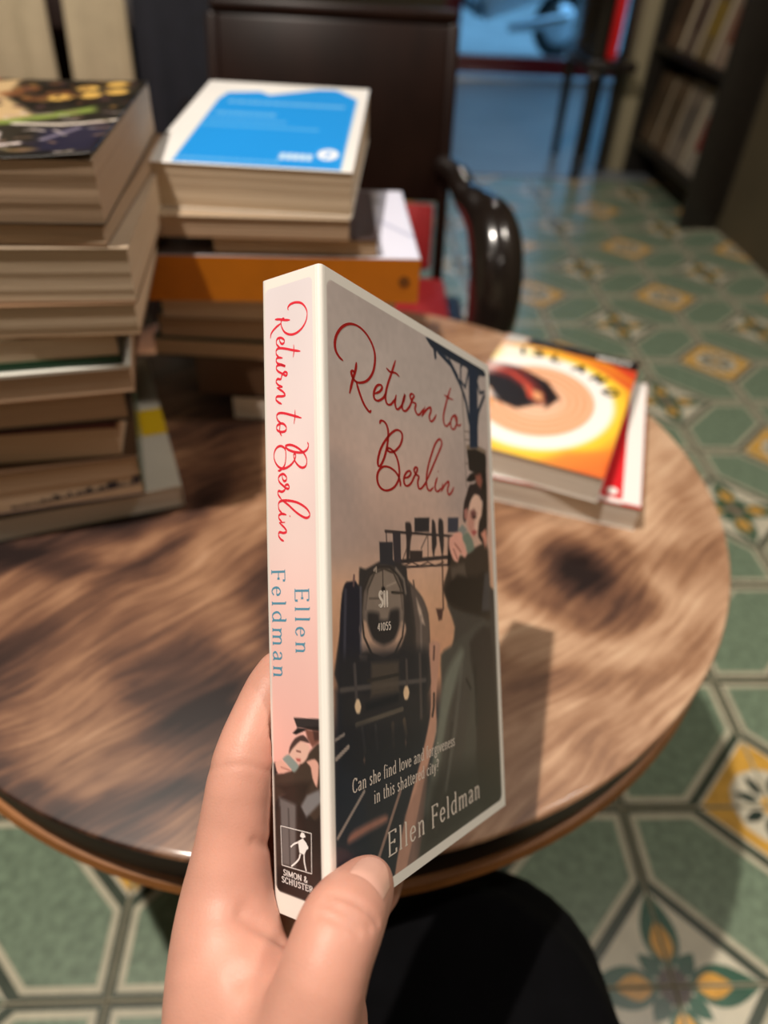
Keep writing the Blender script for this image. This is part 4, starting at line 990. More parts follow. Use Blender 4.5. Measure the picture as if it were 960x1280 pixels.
  ["p",[[99.4,69.8],[103.2,68.6],[102.3,74.0],[99.4,73.5]],[150,100,92],1,1,0],
  ["p",[[110.8,62.3],[116.0,62.6],[118.2,66.8],[117.1,71.2],[113.5,74.5],[112.4,78.1],[107.5,80.9],[103.9,78.8],[101.9,75.4],[103.5,70.3],[106.5,65.4]],[208,172,154],1,1,0],
  ["p",[[103.4,70.3],[109.5,72.3],[108.8,78.3],[107.5,80.9],[103.9,78.8],[101.9,75.4]],[170,118,106],3,0.8,0],
  ["p",[[105.8,70.2],[109.8,68.7],[112.2,70.6],[109.4,73.2],[106.6,72.5]],[96,58,58],2,1,0],
  ["l",[[108.0,72.4],[111.2,72.1]],[52,34,34],0.4,1,1],
  ["p",[[106.0,78.8],[109.6,77.7],[112.0,78.5],[108.6,80.4]],[150,70,70],1.2,1,0],
  ["p",[[92.6,78.5],[97.4,76.0],[101.9,78.1],[97.0,81.2]],[118,122,118],1,1,0],
  ["p",[[96.5,81.5],[102.1,78.9],[107.0,82.2],[108.3,86.0],[101.6,88.1],[99.7,84.5]],[104,116,104],1.2,1,0],
  ["p",[[84.5,82.5],[91.2,79.7],[96.4,79.6],[97.2,82.9],[100.7,88.0],[98.1,89.9],[94.4,87.8],[91.7,91.7],[87.7,90.8],[84.4,86.4]],[212,156,140],1,1,0],
  ["l",[[89.5,84.3],[95.0,87.5]],[150,96,86],0.4,1,1],
  ["l",[[88.1,86.6],[91.3,90.4]],[150,96,86],0.4,1,1],
  ["p",[[116.0,79.2],[121.5,76.5],[122.5,81.3],[120.5,85.7],[118.4,81.5]],[190,130,112],1,1,0],
  ["p",[[72.0,3.2],[128.1,1.6],[127.0,6.2],[118.2,7.6],[113.8,7.0],[91.7,7.2],[84.0,7.1],[78.5,7.2],[78.2,10.4],[76.4,10.8],[75.7,7.3],[72.9,6.3]],[28,38,52],0.6,1,0],
  ["l",[[80.3,6.9],[91.4,9.7],[100.2,16.2],[105.1,22.5],[108.2,31.2]],[30,42,58],0.4,1,2.2],
  ["p",[[109.3,5.6],[118.8,4.8],[116.2,41.1],[107.4,42.4]],[30,42,60],0.7,1,0],
  ["l",[[104.8,3.9],[109.1,7.8],[105.0,16.3],[100.4,14.3],[101.0,8.0],[104.8,3.9]],[30,42,58],0.4,1,1.4],
  ["l",[[89.7,7.7],[97.8,13.0]],[30,42,58],0.4,1,1.2],
  ["l",[[122.4,4.0],[117.6,10.3],[120.4,15.5],[125.5,13.8]],[32,44,58],0.4,1,1.4],
  ["l",[[125.3,15.8],[117.9,24.7],[115.6,32.4]],[30,42,58],0.4,1,2],
  ["l",[[101.7,17.7],[102.4,43.1],[102.5,59.9]],[84,74,70],0.4,1,0.6],
  ["l",[[102.5,35.9],[107.4,35.4]],[100,86,80],0.4,1,0.5],
  ["l",[[102.5,39.5],[107.4,39.0]],[100,86,80],0.4,1,0.5],
  ["l",[[102.2,49.8],[105.6,49.5]],[100,86,80],0.4,1,0.5],
]
SPINE_ART = [
  ["p",[[-0.1,164.3],[22.1,154.4],[22.1,195.4],[-0.9,196.7]],[40,33,32],3,1,0],
  ["p",[[-0.3,157.6],[4.2,156.7],[11.3,154.3],[16.2,149.5],[21.9,145.6],[22.3,162.0],[18.7,168.0],[9.6,161.7],[3.9,163.7],[0.6,168.2],[-0.8,166.7]],[66,53,46],0.8,1,0],
  ["p",[[3.2,160.4],[11.2,158.2],[17.4,157.2],[14.2,164.3],[7.9,163.1]],[44,35,32],2,1,0],
  ["p",[[0.7,154.1],[2.7,153.3],[3.4,156.5],[0.1,158.7]],[30,26,30],0.6,1,0],
  ["p",[[15.8,161.3],[20.8,158.9],[21.7,162.1],[15.2,167.8],[13.2,164.8]],[124,122,124],1,1,0],
  ["p",[[3.9,163.7],[11.4,164.8],[10.9,183.4],[4.3,183.5]],[108,104,104],1.5,1,0],
  ["l",[[7.8,166.5],[8.0,182.8]],[72,70,70],0.4,1,0.6],
  ["p",[[0.4,168.8],[4.2,166.5],[4.2,184.1],[-0.3,184.9]],[52,42,38],1,1,0],
  ["p",[[-0.9,186.2],[22.2,180.7],[22.1,196.0],[-0.9,197.0]],[24,20,20],3,0.9,0],
  ["p",[[11.4,164.8],[14.9,167.6],[18.4,181.4],[10.9,184.0]],[34,28,28],2,1,0],
  ["p",[[10.8,139.2],[16.4,138.9],[21.7,138.6],[21.7,141.0],[12.2,142.0]],[50,45,47],0.4,1,0],
  ["p",[[12.2,141.8],[21.7,140.7],[21.6,142.2],[16.9,142.1]],[34,30,33],0.4,1,0],
  ["p",[[12.2,142.2],[16.9,142.0],[11.8,144.1],[10.2,143.9]],[26,23,26],0.4,1,0],
  ["p",[[15.5,142.1],[21.2,142.2],[21.1,145.4],[18.4,147.1],[16.4,144.9]],[122,78,68],0.8,1,0],
  ["p",[[18.6,142.2],[21.3,142.2],[21.2,144.8],[19.2,145.1]],[74,48,44],0.8,1,0],
  ["p",[[5.8,152.0],[8.3,150.4],[11.0,151.9],[12.6,153.3],[10.5,155.4],[7.5,153.3]],[138,150,146],0.6,1,0],
  ["p",[[8.6,150.2],[9.0,148.0],[11.2,145.3],[14.7,143.9],[17.3,146.0],[13.6,145.9],[10.6,148.5]],[74,54,52],0.5,1,0],
  ["p",[[9.9,148.7],[13.5,145.9],[17.0,147.0],[16.2,150.3],[13.9,152.4],[11.0,151.7],[9.0,150.4]],[230,186,170],0.6,1,0],
  ["l",[[11.9,148.9],[13.4,149.0]],[110,70,64],0.4,1,0.5],
  ["p",[[11.4,151.1],[13.4,151.0],[13.4,151.9],[11.9,151.9]],[180,96,90],0.5,1,0],
  ["p",[[2.2,153.5],[5.1,152.4],[9.5,154.7],[5.9,156.3],[3.0,156.1]],[230,176,160],0.6,1,0],
  ["l",[[5.0,154.6],[8.6,155.0]],[176,120,110],0.4,1,0.4],
  ["p",[[15.9,151.6],[19.1,150.4],[20.8,152.0],[19.9,158.3],[18.2,156.0],[17.5,152.9]],[224,170,154],0.6,1,0],
]
LOGO_LINES = [
  [[4.31,172.1],[17.31,171.86],[17.19,183.25],[4.5,183.58],[4.31,172.1]],
  [[13.0,173.16],[13.64,172.55],[14.41,172.92],[13.93,173.56],[13.15,173.58]],
  [[12.68,173.5],[14.87,173.23]],
  [[11.68,175.47],[9.92,176.34],[8.46,177.5]],
  [[14.9,175.24],[15.73,176.21],[14.62,176.97]],
  [[12.62,178.57],[11.86,180.29],[10.4,181.69],[8.61,183.05]],
  [[14.12,178.18],[14.21,180.53],[14.93,183.0]],
]
LOGO_FILL = [
  [[11.69,175.13],[13.76,173.98],[15.29,175.06],[15.57,176.24],[14.27,178.55],[12.23,178.35]],
  [[12.68,173.27],[13.18,172.4],[14.27,172.33],[14.72,173.03]],
]

# ================================================================== THE HELD NOVEL
BW, BH, BT = 0.1318, 0.198, 0.0245
NO = Vector((-0.0083, 0.22044, 0.79094))
NM = Matrix(((0.56609891, -0.82381178, -0.02943069), (0.58440285, 0.37589255, 0.71915096), (-0.58138226, -0.42430996, 0.69423031)))
novel = empty('paperback_novel'); nm4 = NM.to_4x4(); nm4.translation = NO; novel.matrix_world = nm4
tag(novel, 'paperback novel titled Return to Berlin held up in the hand', 'book')
SK0, SK1, RC = math.radians(1.5), math.radians(9.0), 0.0019
card = print_mat('printed_card', 0.33, 0.35)
pw = mat('novel_pages', (226, 214, 192), 0.9, var=0.06, vscale=80, stretch=(1, 20, 1))
def skew(z):                                    # z in metres below the top
    return SK0 + (SK1 - SK0) * np.clip(z / BH, 0, 1) ** 1.5
def rrect(c, x0, y0, x1, y1, r, colour):        # paint everything outside a rounded rectangle
    dx = np.maximum(np.maximum(x0 + r - c.X, c.X - (x1 - r)), 0); dy = np.maximum(np.maximum(y0 + r - c.Y, c.Y - (y1 - r)), 0)
    c.mix(np.clip(0.5 + (np.hypot(dx, dy) - r) / 0.35, 0, 1), colour)
PAPER = (240, 236, 228)
def smooth_poly(pts):                           # round an outline slightly
    if len(pts) < 6: return pts
    P = [np.array(p, float) for p in pts]; out = []
    for i in range(len(P)):
        p0, p1, p2, p3 = P[i - 1], P[i], P[(i + 1) % len(P)], P[(i + 2) % len(P)]
        for t in (0.0, 0.33, 0.67):
            out.append(0.5 * ((2 * p1) + 0.7 * (-p0 + p2) * t + (2 * p1 * 0 + 0.7 * (2 * p0 - 5 * p1 + 4 * p2 - p3) + 0.3 * 0) * t * t + 0.7 * (-p0 + 3 * p1 - 3 * p2 + p3) * t ** 3 + 0.6 * (p2 - p1) * t))
    return out
fc_ = Canvas(BW * 1000, BH * 1000, 0.42)
fc_.vgrad([(0, (200, 188, 184)), (30, (208, 194, 188)), (60, (226, 198, 186)), (85, (232, 192, 172)), (105, (238, 188, 154)), (130, (232, 172, 136)), (150, (170, 124, 106)), (198, (80, 64, 62))])
fc_.noise((4, 7), 0.05, 2); fc_.noise((11, 17), 0.015, 8)
cl = vnoise(fc_.nx, fc_.ny, (4, 9), 21) * np.clip(1 - np.abs(fc_.Y - 70) / 70, 0, 1)
fc_.mix(np.clip(cl * 1.6 - 0.55, 0, 0.5), (160, 150, 150))
for k, pts, c_, soft, a, w in FRONT_ART:
    g_ = min(1.22, 246 / max(c_)); c_ = [q * g_ + 4 for q in c_]
    if k == 'p': fc_.poly(smooth_poly(pts), c_, soft, a)
    else: fc_.line(pts, c_, w, soft, a)
fc_.noise((60, 90), 0.02, 31)
rrect(fc_, 3.3, 3.6, 128.3, 194.4, 3.0, PAPER)
def front_fn(X, Y):
    u = X / 1000; n = np.where(u < RC, RC * (1 - np.sqrt(np.clip(u / RC, 0, 1))) ** 2 + 0.00012, 0.0)
    return np.stack([u, n, -Y / 1000], -1)
front = fc_.mesh('front_cover', front_fn, card, novel)
# spine
sc_ = Canvas(BT * 1000, BH * 1000, 0.36)
sc_.vgrad([(0, (226, 218, 222)), (40, (238, 222, 222)), (85, (242, 216, 212)), (110, (244, 202, 196)), (150, (242, 184, 174)), (165, (238, 176, 166)), (198, (232, 170, 160))])
sc_.noise((2, 10), 0.015, 4)
for k, pts, c_, soft, a, w in SPINE_ART:
    if k == 'p': sc_.poly(smooth_poly(pts), c_, soft, a)
    else: sc_.line(pts, c_, w, soft, a)
rrect(sc_, 1.8, 3.4, 21.2, 191.6, 1.8, PAPER)
def spine_pt(X, z, lift=0.0):
    """X: metres from the back edge (0) to the front edge (BT); returns local position"""
    X = np.asarray(X, float); z = np.asarray(z, float); sk = skew(z)
    sx, sy = np.sin(sk), np.cos(sk)
    q = np.clip(BT - X, RC, BT - RC)            # distance from the front corner along the spine
    u = sx * q; n = sy * q
    t = np.clip((X - (BT - RC)) / RC, 0, 1)      # front corner
    u = np.where(t > 0, (1 - t) ** 2 * sx * RC + t ** 2 * RC, u); n = np.where(t > 0, (1 - t) ** 2 * sy * RC, n)
    t = np.clip((RC - X) / RC, 0, 1)             # back corner
    L1, L2 = BT - RC, BT
    u = np.where(t > 0, (1 - t) ** 2 * sx * L1 + 2 * t * (1 - t) * sx * L2 + t ** 2 * (sx * L2 + RC), u)
    n = np.where(t > 0, (1 - t) ** 2 * sy * L1 + 2 * t * (1 - t) * sy * L2 + t ** 2 * sy * L2, n)
    return np.stack([u - lift * sy, n + lift * sx, -z], -1)
spine = sc_.mesh('spine', lambda X, Y: spine_pt(X / 1000, Y / 1000), card, novel)
# back cover and page block
def back_n(z): return float(BT * math.cos(float(skew(z)))), float(BT * math.sin(float(skew(z))))
V, Fc = [], []
for k in range(13):
    z = BH * k / 12; n, u0 = back_n(z)
    V += [(u0 + RC, n, -z), (BW, n * 0.985, -z), (BW, n * 0.985 - 0.0004, -z), (u0 + RC, n - 0.0004, -z)]
for k in range(12):
    b = 4 * k
    for i in range(4): Fc.append((b + i, b + (i + 1) % 4, b + 4 + (i + 1) % 4, b + 4 + i))
Fc += [(3, 2, 1, 0), (48, 49, 50, 51)]
obj_from('back_cover', V, Fc, mat('novel_back_card', (222, 190, 180), 0.35, coat=0.3), novel)
V, Fc = [], []
for k in range(13):
    z = 0.0008 + (BH - 0.0016) * k / 12; n, u0 = back_n(z)
    V += [(0.0012, 0.00035, -z), (BW - 0.0008, 0.00035, -z), (BW - 0.0008, n * 0.985 - 0.0006, -z), (u0 + 0.0014, n - 0.0016, -z)]
for k in range(12):
    b = 4 * k
    for i in range(4): Fc.append((b + i, b + (i + 1) % 4, b + 4 + (i + 1) % 4, b + 4 + i))
Fc += [(3, 2, 1, 0), (48, 49, 50, 51)]
obj_from('page_block', V, Fc, pw, novel)
# lettering
def on_front(x, y): return (x / 1000, -0.00005, -y / 1000)
def on_spine(x, y): return tuple(spine_pt(x / 1000, y / 1000, 0.00005))
red_ink = mat('red_title_ink', (168, 22, 20), 0.45); red_ink2 = mat('spine_red_ink', (226, 44, 62), 0.45)
cream_ink = mat('cream_ink', (226, 214, 202), 0.5); blue_ink = mat('blue_name_ink', (84, 146, 172), 0.5); white_ink = mat('white_ink', (244, 240, 238), 0.5)
tag(strokes_obj('title_lettering', FRONT_TITLE, lambda t: 0.72 + 0.62 * abs(t[1]) ** 1.3, on_front, red_ink, front), 'red script title lettering')
tag(strokes_obj('title_lettering', SPINE_TITLE, lambda t: 0.32 + 0.50 * abs(t[0]) ** 1.2, on_spine, red_ink2, spine), 'red script title on the spine')
tag(lettering('author_lettering', 'Ellen Feldman', 7.4, lambda x, y: on_front(31.9 + x, 187.5 - y), cream_ink, front, thick=0.14, thin=0.06, width=73.3, gap=10), 'cream author name lettering')
lettering('tagline_lettering', 'Can she find love and forgiveness', 4.0, lambda x, y: on_front(12.2 + x, 162.5 - y), cream_ink, front, thick=0.13, thin=0.07, width=71.2)
lettering('tagline_lettering', 'in this shattered city?', 4.0, lambda x, y: on_front(24.3 + x, 168.7 - y), cream_ink, front, thick=0.13, thin=0.07, width=45.1)
lettering('engine_lettering', 'SII', 4.7, lambda x, y: on_front(30.0 + x, 107.0 - y), cream_ink, front, thick=0.27, thin=0.2, width=6.0)
lettering('engine_lettering', '41055', 2.5, lambda x, y: on_front(28.7 + x, 115.0 - y), cream_ink, front, thick=0.2, thin=0.15, width=8.7)
tag(lettering('author_lettering', 'Ellen', 5.6, lambda x, y: on_spine(12.4 + y, 100.1 + x), blue_ink, spine, thick=0.12, thin=0.06, width=19.9, gap=16), 'blue author name on the spine')
lettering('author_lettering', 'Feldman', 5.6, lambda x, y: on_spine(2.7 + y, 94.1 + x), blue_ink, spine, thick=0.12, thin=0.06, width=33.6, gap=16)
lettering('publisher_lettering', 'SIMON &', 1.6, lambda x, y: on_spine(5.0 + x, 186.3 - y), white_ink, spine, thick=0.2, thin=0.12, width=10.4)
lettering('publisher_lettering', 'SCHUSTER', 1.6, lambda x, y: on_spine(4.2 + x, 188.5 - y), white_ink, spine, thick=0.2, thin=0.12, width=13.4)
vv, ff = [], []
for q in LOGO_FILL:
    ff.append(tuple(range(len(vv), len(vv) + len(q)))); vv += q
ld_ = []
for q in LOGO_LINES[:1]:
    for a, b in zip(q[:-1], q[1:]): ld_.append([a, b])
tv, tf = [], []
for q in ld_: ribbon(tv, tf, q, 0.22, 6, False)
for q in LOGO_LINES[1:]: ribbon(tv, tf, q, 0.5, 5, False)
k0 = len(tv); tv = [np.array(p, float) for p in tv] + [np.array(p, float) for p in vv]; tf = tf + [tuple(i + k0 for i in f) for f in ff]
tag(obj_from('publisher_emblem', [on_spine(p[0], p[1]) for p in tv], tf, white_ink, spine), 'white walking figure in a square outline')

# ================================================================== THE READER: hand, sleeve, trousers
NAIL_CUT = [(0.0026, 0.0872, 0.6712), (0.0055, 0.0865, 0.6706), (0.0082, 0.0852, 0.6694), (0.0102, 0.0837, 0.6678), (0.0118, 0.0821, 0.666)]
NAIL_TIP = [(0.0051, 0.0906, 0.6708), (0.0078, 0.0911, 0.6716), (0.0107, 0.0905, 0.6712), (0.013, 0.0888, 0.6694), (0.0139, 0.0857, 0.6658)]
CREASES = [[(-0.0406, 0.1191, 0.671), (-0.034, 0.1164, 0.6777), (-0.028, 0.1162, 0.678), (-0.0221, 0.117, 0.6733)], [(-0.0254, 0.1, 0.6637), (-0.0226, 0.0992, 0.6631), (-0.0193, 0.1011, 0.661)], [(-0.0272, 0.083, 0.656), (-0.0215, 0.0804, 0.6535), (-0.0169, 0.0782, 0.6513)], [(-0.0264, 0.0667, 0.6571), (-0.0209, 0.0672, 0.6612), (-0.0165, 0.068, 0.6656)], [(-0.0042, 0.0752, 0.6829), (0.0011, 0.0727, 0.6834), (0.0051, 0.0714, 0.6806), (0.0077, 0.071, 0.6773)], [(-0.0027, 0.0778, 0.6813), (0.0031, 0.0757, 0.6824), (0.0072, 0.0743, 0.6797), (0.0098, 0.0732, 0.6754)], [(-0.0054, 0.0726, 0.6828), (0.0001, 0.0707, 0.6826), (0.0047, 0.0693, 0.6797)]]
HAND = {'index': [(-0.0209, 0.1499, 0.6789, 0.0072), (-0.026, 0.1363, 0.6745, 0.008), (-0.0308, 0.1212, 0.668, 0.009), (-0.0335, 0.1034, 0.6524, 0.0104), (-0.0342, 0.0892, 0.6411, 0.0136), (-0.0321, 0.0741, 0.6375, 0.0164), (-0.0296, 0.058, 0.628, 0.019)], 'thumb': [(0.0089, 0.0916, 0.6565, 0.0062), (0.0057, 0.0851, 0.6618, 0.0082), (0.0009, 0.0761, 0.6684, 0.0102), (-0.0033, 0.0661, 0.6676, 0.0103), (-0.0072, 0.0563, 0.6588, 0.012), (-0.0149, 0.0417, 0.638, 0.017)], 'middle': [(-0.0281, 0.0872, 0.617, 0.0115), (-0.0188, 0.1215, 0.6365, 0.0095), (-0.0119, 0.1451, 0.6498, 0.0086), (-0.0051, 0.1646, 0.6588, 0.0076)], 'ring': [(-0.0161, 0.0918, 0.5955, 0.011), (-0.0001, 0.1259, 0.6041, 0.0092), (0.0092, 0.1489, 0.6123, 0.0082), (0.0171, 0.1696, 0.62, 0.0072)], 'pinky': [(-0.0036, 0.0944, 0.576, 0.0105), (0.0146, 0.1224, 0.5737, 0.009), (0.0253, 0.1416, 0.5758, 0.008), (0.0344, 0.1598, 0.579, 0.007)], 'palm': [(-0.0229, 0.0674, 0.6435, 0.013), (-0.0183, 0.0554, 0.6359, 0.017), (-0.0184, 0.068, 0.6142, 0.017), (-0.0116, 0.0734, 0.5917, 0.016), (-0.0068, 0.0773, 0.5763, 0.014), (-0.0122, 0.0402, 0.6059, 0.023), (-0.0071, 0.0512, 0.5773, 0.018)]}

def cone_sd(P, a, b, ra, rb):
    """distance to a capsule with a radius that changes from ra to rb"""
    a = np.array(a, np.float32); b = np.array(b, np.float32); ab = b - a
    t = np.clip(((P - a) @ ab) / float(ab @ ab), 0, 1)
    return np.linalg.norm(P - a - t[..., None] * ab, axis=-1) - (ra + (rb - ra) * t)
def smin(a, b, k):
    h = np.clip(0.5 + 0.5 * (b - a) / k, 0, 1)
    return b * (1 - h) + a * h - k * h * (1 - h)
def chain_sd(P, pts, k=0.003):
    d = None
    for p, q in zip(pts[:-1], pts[1:]):
        e = cone_sd(P, p[:3], q[:3], p[3], q[3]); d = e if d is None else smin(d, e, k)
    return d
def book_sd(P):
    """inside the held book: used to press the skin flat against it"""
    R_ = np.array(NM, np.float32); L = (P - np.array(NO, np.float32)) @ R_
    sk = skew(-L[..., 2]); u0 = np.sin(sk) * np.clip(L[..., 1], 0, BT)
    q = np.stack([np.maximum(u0 - L[..., 0], L[..., 0] - BW), np.maximum(-0.0002 - L[..., 1], L[..., 1] - BT), np.maximum(L[..., 2], -L[..., 2] - BH)], -1)
    return np.linalg.norm(np.maximum(q, 0), axis=-1) + np.minimum(q.max(-1), 0)
WRIST = [(-0.0140, 0.0380, 0.608, 0.024), (-0.016, 0.0, 0.585, 0.0235), (-0.025, -0.06, 0.565, 0.027), (-0.045, -0.14, 0.55, 0.031)]
def hand_base(P):
    H = HAND
    d = chain_sd(P, catmull(H['index'], 3), 0.004)
    web = chain_sd(P, [H['palm'][0], H['palm'][1], H['palm'][2], H['palm'][3], H['palm'][4]], 0.008)
    web = smin(web, chain_sd(P, [H['palm'][1], H['palm'][5], H['palm'][6], H['palm'][4]], 0.01), 0.012)
    d = smin(d, web, 0.006)
    th = chain_sd(P, catmull(H['thumb'], 3), 0.003)
    d = smin(d, th, 0.0055)
    o = None
    for nme in ('middle', 'ring', 'pinky'):
        e = chain_sd(P, H[nme], 0.003); o = e if o is None else smin(o, e, 0.0015)
    e2 = smin(o, chain_sd(P, [H['palm'][2], H['palm'][3], H['palm'][4]], 0.006), 0.008)
    d = smin(d, e2, 0.003)
    d = smin(d, chain_sd(P, WRIST, 0.008), 0.018)
    return d
def trace(pts, fn):
    """drop guide points onto the skin, moving away from a point above the hand"""
    o = np.array((0.0, 0.0, 0.8775), np.float32); P = np.array(pts, np.float32)
    d = P - o; L = np.linalg.norm(d, axis=-1, keepdims=True); d /= L; t = L - 0.04
    for _ in range(60): t = t + np.clip(fn(o + d * t), -0.002, 0.004)[..., None] * 0.8
    return o + d * t
CREASES = [trace(c, hand_base) for c in CREASES]
def hand_sd(P):
    d = hand_base(P)
    for cr, (w, dep) in zip(CREASES, ((0.0006, 0.00025), (0.0008, 0.0007), (0.0013, 0.0016), (0.0016, 0.0010), (0.0005, 0.0006), (0.0005, 0.0006), (0.0005, 0.0005))):
        c = None
        for p, q in zip(cr[:-1], cr[1:]):
            e = cone_sd(P, p, q, 0, 0); c = e if c is None else np.minimum(c, e)
        d = d + dep * np.exp(-np.minimum((c / (w * 2.2)) ** 2, 30))
    b = book_sd(P)
    return np.maximum(d, 0.00015 - b)
def surface_nets(fn, lo, hi, h):
    lo = np.array(lo, np.float32); n = [int((b - a) / h) + 2 for a, b in zip(lo, hi)]
    ax = [lo[i] + h * np.arange(n[i], dtype=np.float32) for i in range(3)]
    # coarse pass first; only blocks near the surface are evaluated finely
    s = 5; m = [k // s + 2 for k in n]
    X, Y, Z = np.meshgrid(*[lo[i] + h * s * np.arange(m[i], dtype=np.float32) for i in range(3)], indexing='ij')
    Cq = fn(np.stack([X, Y, Z], -1)); near = np.zeros([k - 1 for k in m], bool); full = Cq
    for a in (0, 1):
        for b in (0, 1):
            for c in (0, 1): near |= np.abs(Cq[a:m[0] - 1 + a, b:m[1] - 1 + b, c:m[2] - 1 + c]) < h * s * 1.9
    up = lambda A: A.repeat(s, 0).repeat(s, 1).repeat(s, 2)[:n[0], :n[1], :n[2]]
    D = up(np.where(Cq[:-1, :-1, :-1] < 0, -1.0, 1.0)).astype(np.float32)
    ii = np.argwhere(up(near))
    for i in range(0, len(ii), 400000):
        j = ii[i:i + 400000]
        D[j[:, 0], j[:, 1], j[:, 2]] = fn((lo + h * j).astype(np.float32))
    S = D < 0
    nc = [k - 1 for k in n]
    acc = np.zeros((*nc, 3), np.float32); cnt = np.zeros(nc, np.float32)
    sl = lambda o: tuple(slice(o[i], o[i] + nc[i]) for i in range(3))
    import itertools
    for axis in range(3):
        oth = [i for i in range(3) if i != axis]
        for a, b in itertools.product((0, 1), (0, 1)):
            o0 = [0, 0, 0]; o0[oth[0]] = a; o0[oth[1]] = b; o1 = list(o0); o1[axis] = 1
            d0, d1 = D[sl(o0)], D[sl(o1)]; m_ = (d0 < 0) != (d1 < 0)
            t = np.where(m_, d0 / np.where(m_, d0 - d1, 1), 0)
            for k in range(3): acc[..., k] += np.where(m_, t if k == axis else o0[k], 0)
            cnt += m_
    act = cnt > 0; ids = -np.ones(nc, np.int64); ids[act] = np.arange(act.sum())
    base = np.argwhere(act); V = lo + h * (base + acc[act] / cnt[act][:, None])
    quads = []
    for axis in range(3):
        oth = [i for i in range(3) if i != axis]
        if axis == 1: oth = oth[::-1]
        s0 = [slice(1, -1)] * 3; s0[axis] = slice(0, -1); s1 = list(s0); s1[axis] = slice(1, None)
        A, B = S[tuple(s0)], S[tuple(s1)]
        for flip, m_ in ((False, A & ~B), (True, ~A & B)):
            idx = np.argwhere(m_) + 1; idx[:, axis] -= 1
            if not len(idx): continue
            c = []
            for a, b in ((1, 1), (0, 1), (0, 0), (1, 0)):
                j = idx.copy(); j[:, oth[0]] -= a; j[:, oth[1]] -= b
                c.append(ids[j[:, 0], j[:, 1], j[:, 2]])
            q = np.stack(c, 1)
            quads.append(q[:, ::-1] if flip else q)
    return V, np.concatenate(quads)
def mesh_np(name, V, Q, material, parent=None):
    me = bpy.data.meshes.new(name)
    me.vertices.add(len(V)); me.vertices.foreach_set('co', V.astype(np.float32).ravel())
    me.loops.add(Q.size); me.loops.foreach_set('vertex_index', Q.ravel().astype(np.int32))
    me.polygons.add(len(Q)); me.polygons.foreach_set('loop_start', (np.arange(len(Q)) * 4).astype(np.int32))
    me.polygons.foreach_set('use_smooth', [True] * len(Q)); me.update(calc_edges=True); me.validate()
    me.materials.append(material)
    o = bpy.data.objects.new(name, me); col.objects.link(o)
    if parent: o.parent = parent
    return o
def relax(V, Q, fn, n=2):
    """smooth, then pull back onto the surface"""
    E_ = np.concatenate([Q[:, [0, 1]], Q[:, [1, 2]], Q[:, [2, 3]], Q[:, [3, 0]]])
    for _ in range(n):
        s = np.zeros_like(V); c = np.zeros(len(V))
        for k in range(3): s[:, k] = np.bincount(E_[:, 0], V[E_[:, 1], k], len(V)) + np.bincount(E_[:, 1], V[E_[:, 0], k], len(V))
        c = np.bincount(E_[:, 0], minlength=len(V)) + np.bincount(E_[:, 1], minlength=len(V))
        V = V * 0.4 + 0.6 * s / c[:, None]
        V = project(V, fn)
    return V
def project(V, fn, off=0.0, it=1):
    e = 0.0003
    for _ in range(it):
        d = fn(V.astype(np.float32)) - off
        g = np.stack([fn((V + np.eye(3)[k] * e).astype(np.float32)) - fn((V - np.eye(3)[k] * e).astype(np.float32)) for k in range(3)], -1) / (2 * e)
        V = V - g * (d / np.maximum((g * g).sum(-1), 0.2))[:, None]
    return V
skin = mat('skin', (208, 153, 134), 0.46, var=0.07, vscale=60, bump=0.10, bscale=1400, sss=0.25, spec=0.4)
V, Q = surface_nets(hand_sd, (-0.085, -0.11, 0.505), (0.095, 0.19, 0.70), 0.00085)
V = relax(V.astype(float), Q, hand_sd, 2)
person = mesh_np('person', V, Q, skin)
tag(person, "reader's left hand gripping the novel, with black trousers below", 'person')
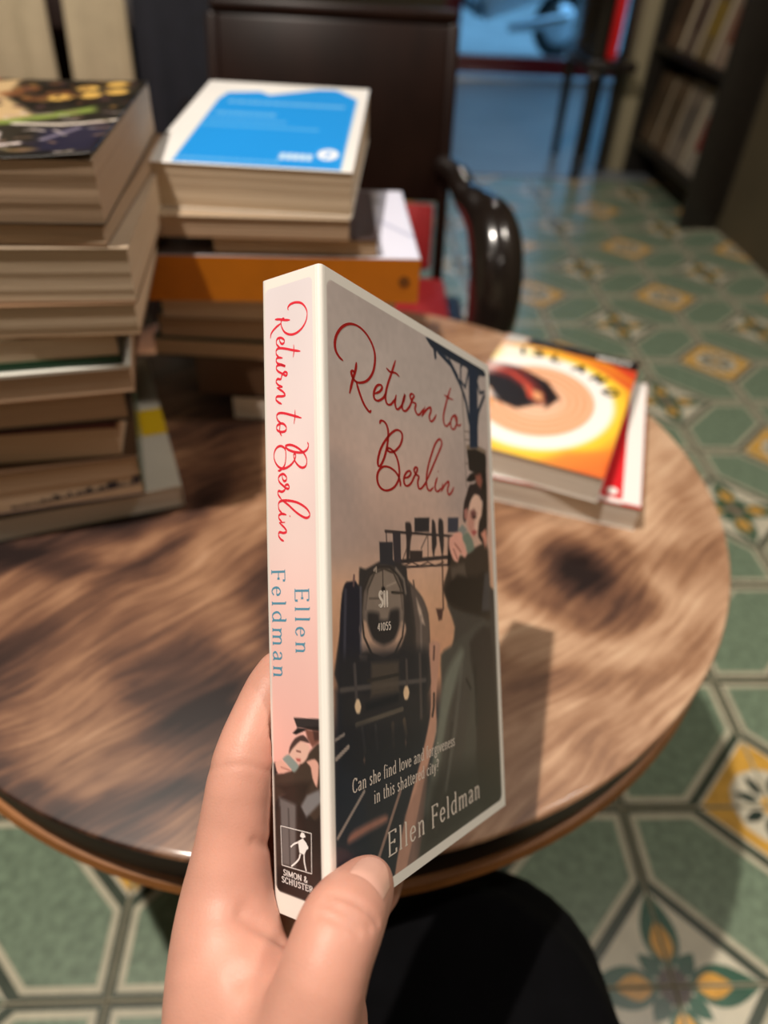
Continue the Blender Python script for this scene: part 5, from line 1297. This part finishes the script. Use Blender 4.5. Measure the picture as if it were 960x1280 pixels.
# thumbnail: a thin plate lying on the thumb's end
cut = np.array(catmull(NAIL_CUT, 4)); tip = np.array(catmull(NAIL_TIP, 4)); K = 8
P = np.concatenate([cut + (tip - cut) * (k / K) for k in range(K + 1)]); m_ = len(cut)
P = trace(P, hand_base).astype(float)
bul = np.concatenate([[0.00012 + 0.00035 * math.sin(math.pi * i / (m_ - 1)) * min(1, k / 2) for i in range(m_)] for k in range(K + 1)])
P2 = P.copy(); P2 = project(P2, lambda q: hand_sd(q) - bul.astype(np.float32), 0.0, 2)
Fq = [(k * m_ + i, k * m_ + i + 1, (k + 1) * m_ + i + 1, (k + 1) * m_ + i) for k in range(K) for i in range(m_ - 1)]
nail = obj_from('thumbnail', P2, Fq, mat('nail', (234, 182, 164), 0.25, var=0.03, coat=0.5), person, smooth=True)
nail['label'] = 'pale pink thumbnail'
# sleeve and trousers
black_cloth = mat('black_cloth', (7, 7, 9), 0.95, var=0.2, vscale=40, bump=0.3, bscale=700, spec=0.08)
tube('sleeve', [(-0.020, -0.045, 0.572), (-0.032, -0.09, 0.56), (-0.06, -0.17, 0.55), (-0.14, -0.30, 0.62)], [0.036, 0.040, 0.045, 0.055], black_cloth, person, n=20)
def legs_sd(P):
    a = chain_sd(P, [(0.14, -0.42, 0.44, 0.095), (0.078, 0.122, 0.362, 0.083), (0.072, 0.12, 0.03, 0.058)], 0.03)
    b = chain_sd(P, [(-0.05, -0.42, 0.44, 0.095), (-0.01, 0.10, 0.370, 0.066), (-0.02, 0.06, 0.03, 0.055)], 0.03)
    h = chain_sd(P, [(-0.06, -0.48, 0.47, 0.12), (0.14, -0.48, 0.47, 0.12)], 0.03)
    w = 0.003 * np.sin(P[..., 1] * 60 + P[..., 0] * 30 + 8 * np.sin(P[..., 2] * 20))
    return np.maximum(smin(smin(a, b, 0.015), h, 0.06) + w, 0.001 - P[..., 2])
V, Q = surface_nets(legs_sd, (-0.23, -0.64, -0.03), (0.30, 0.30, 0.63), 0.011)
mesh_np('trousers', V.astype(float), Q, black_cloth, person)
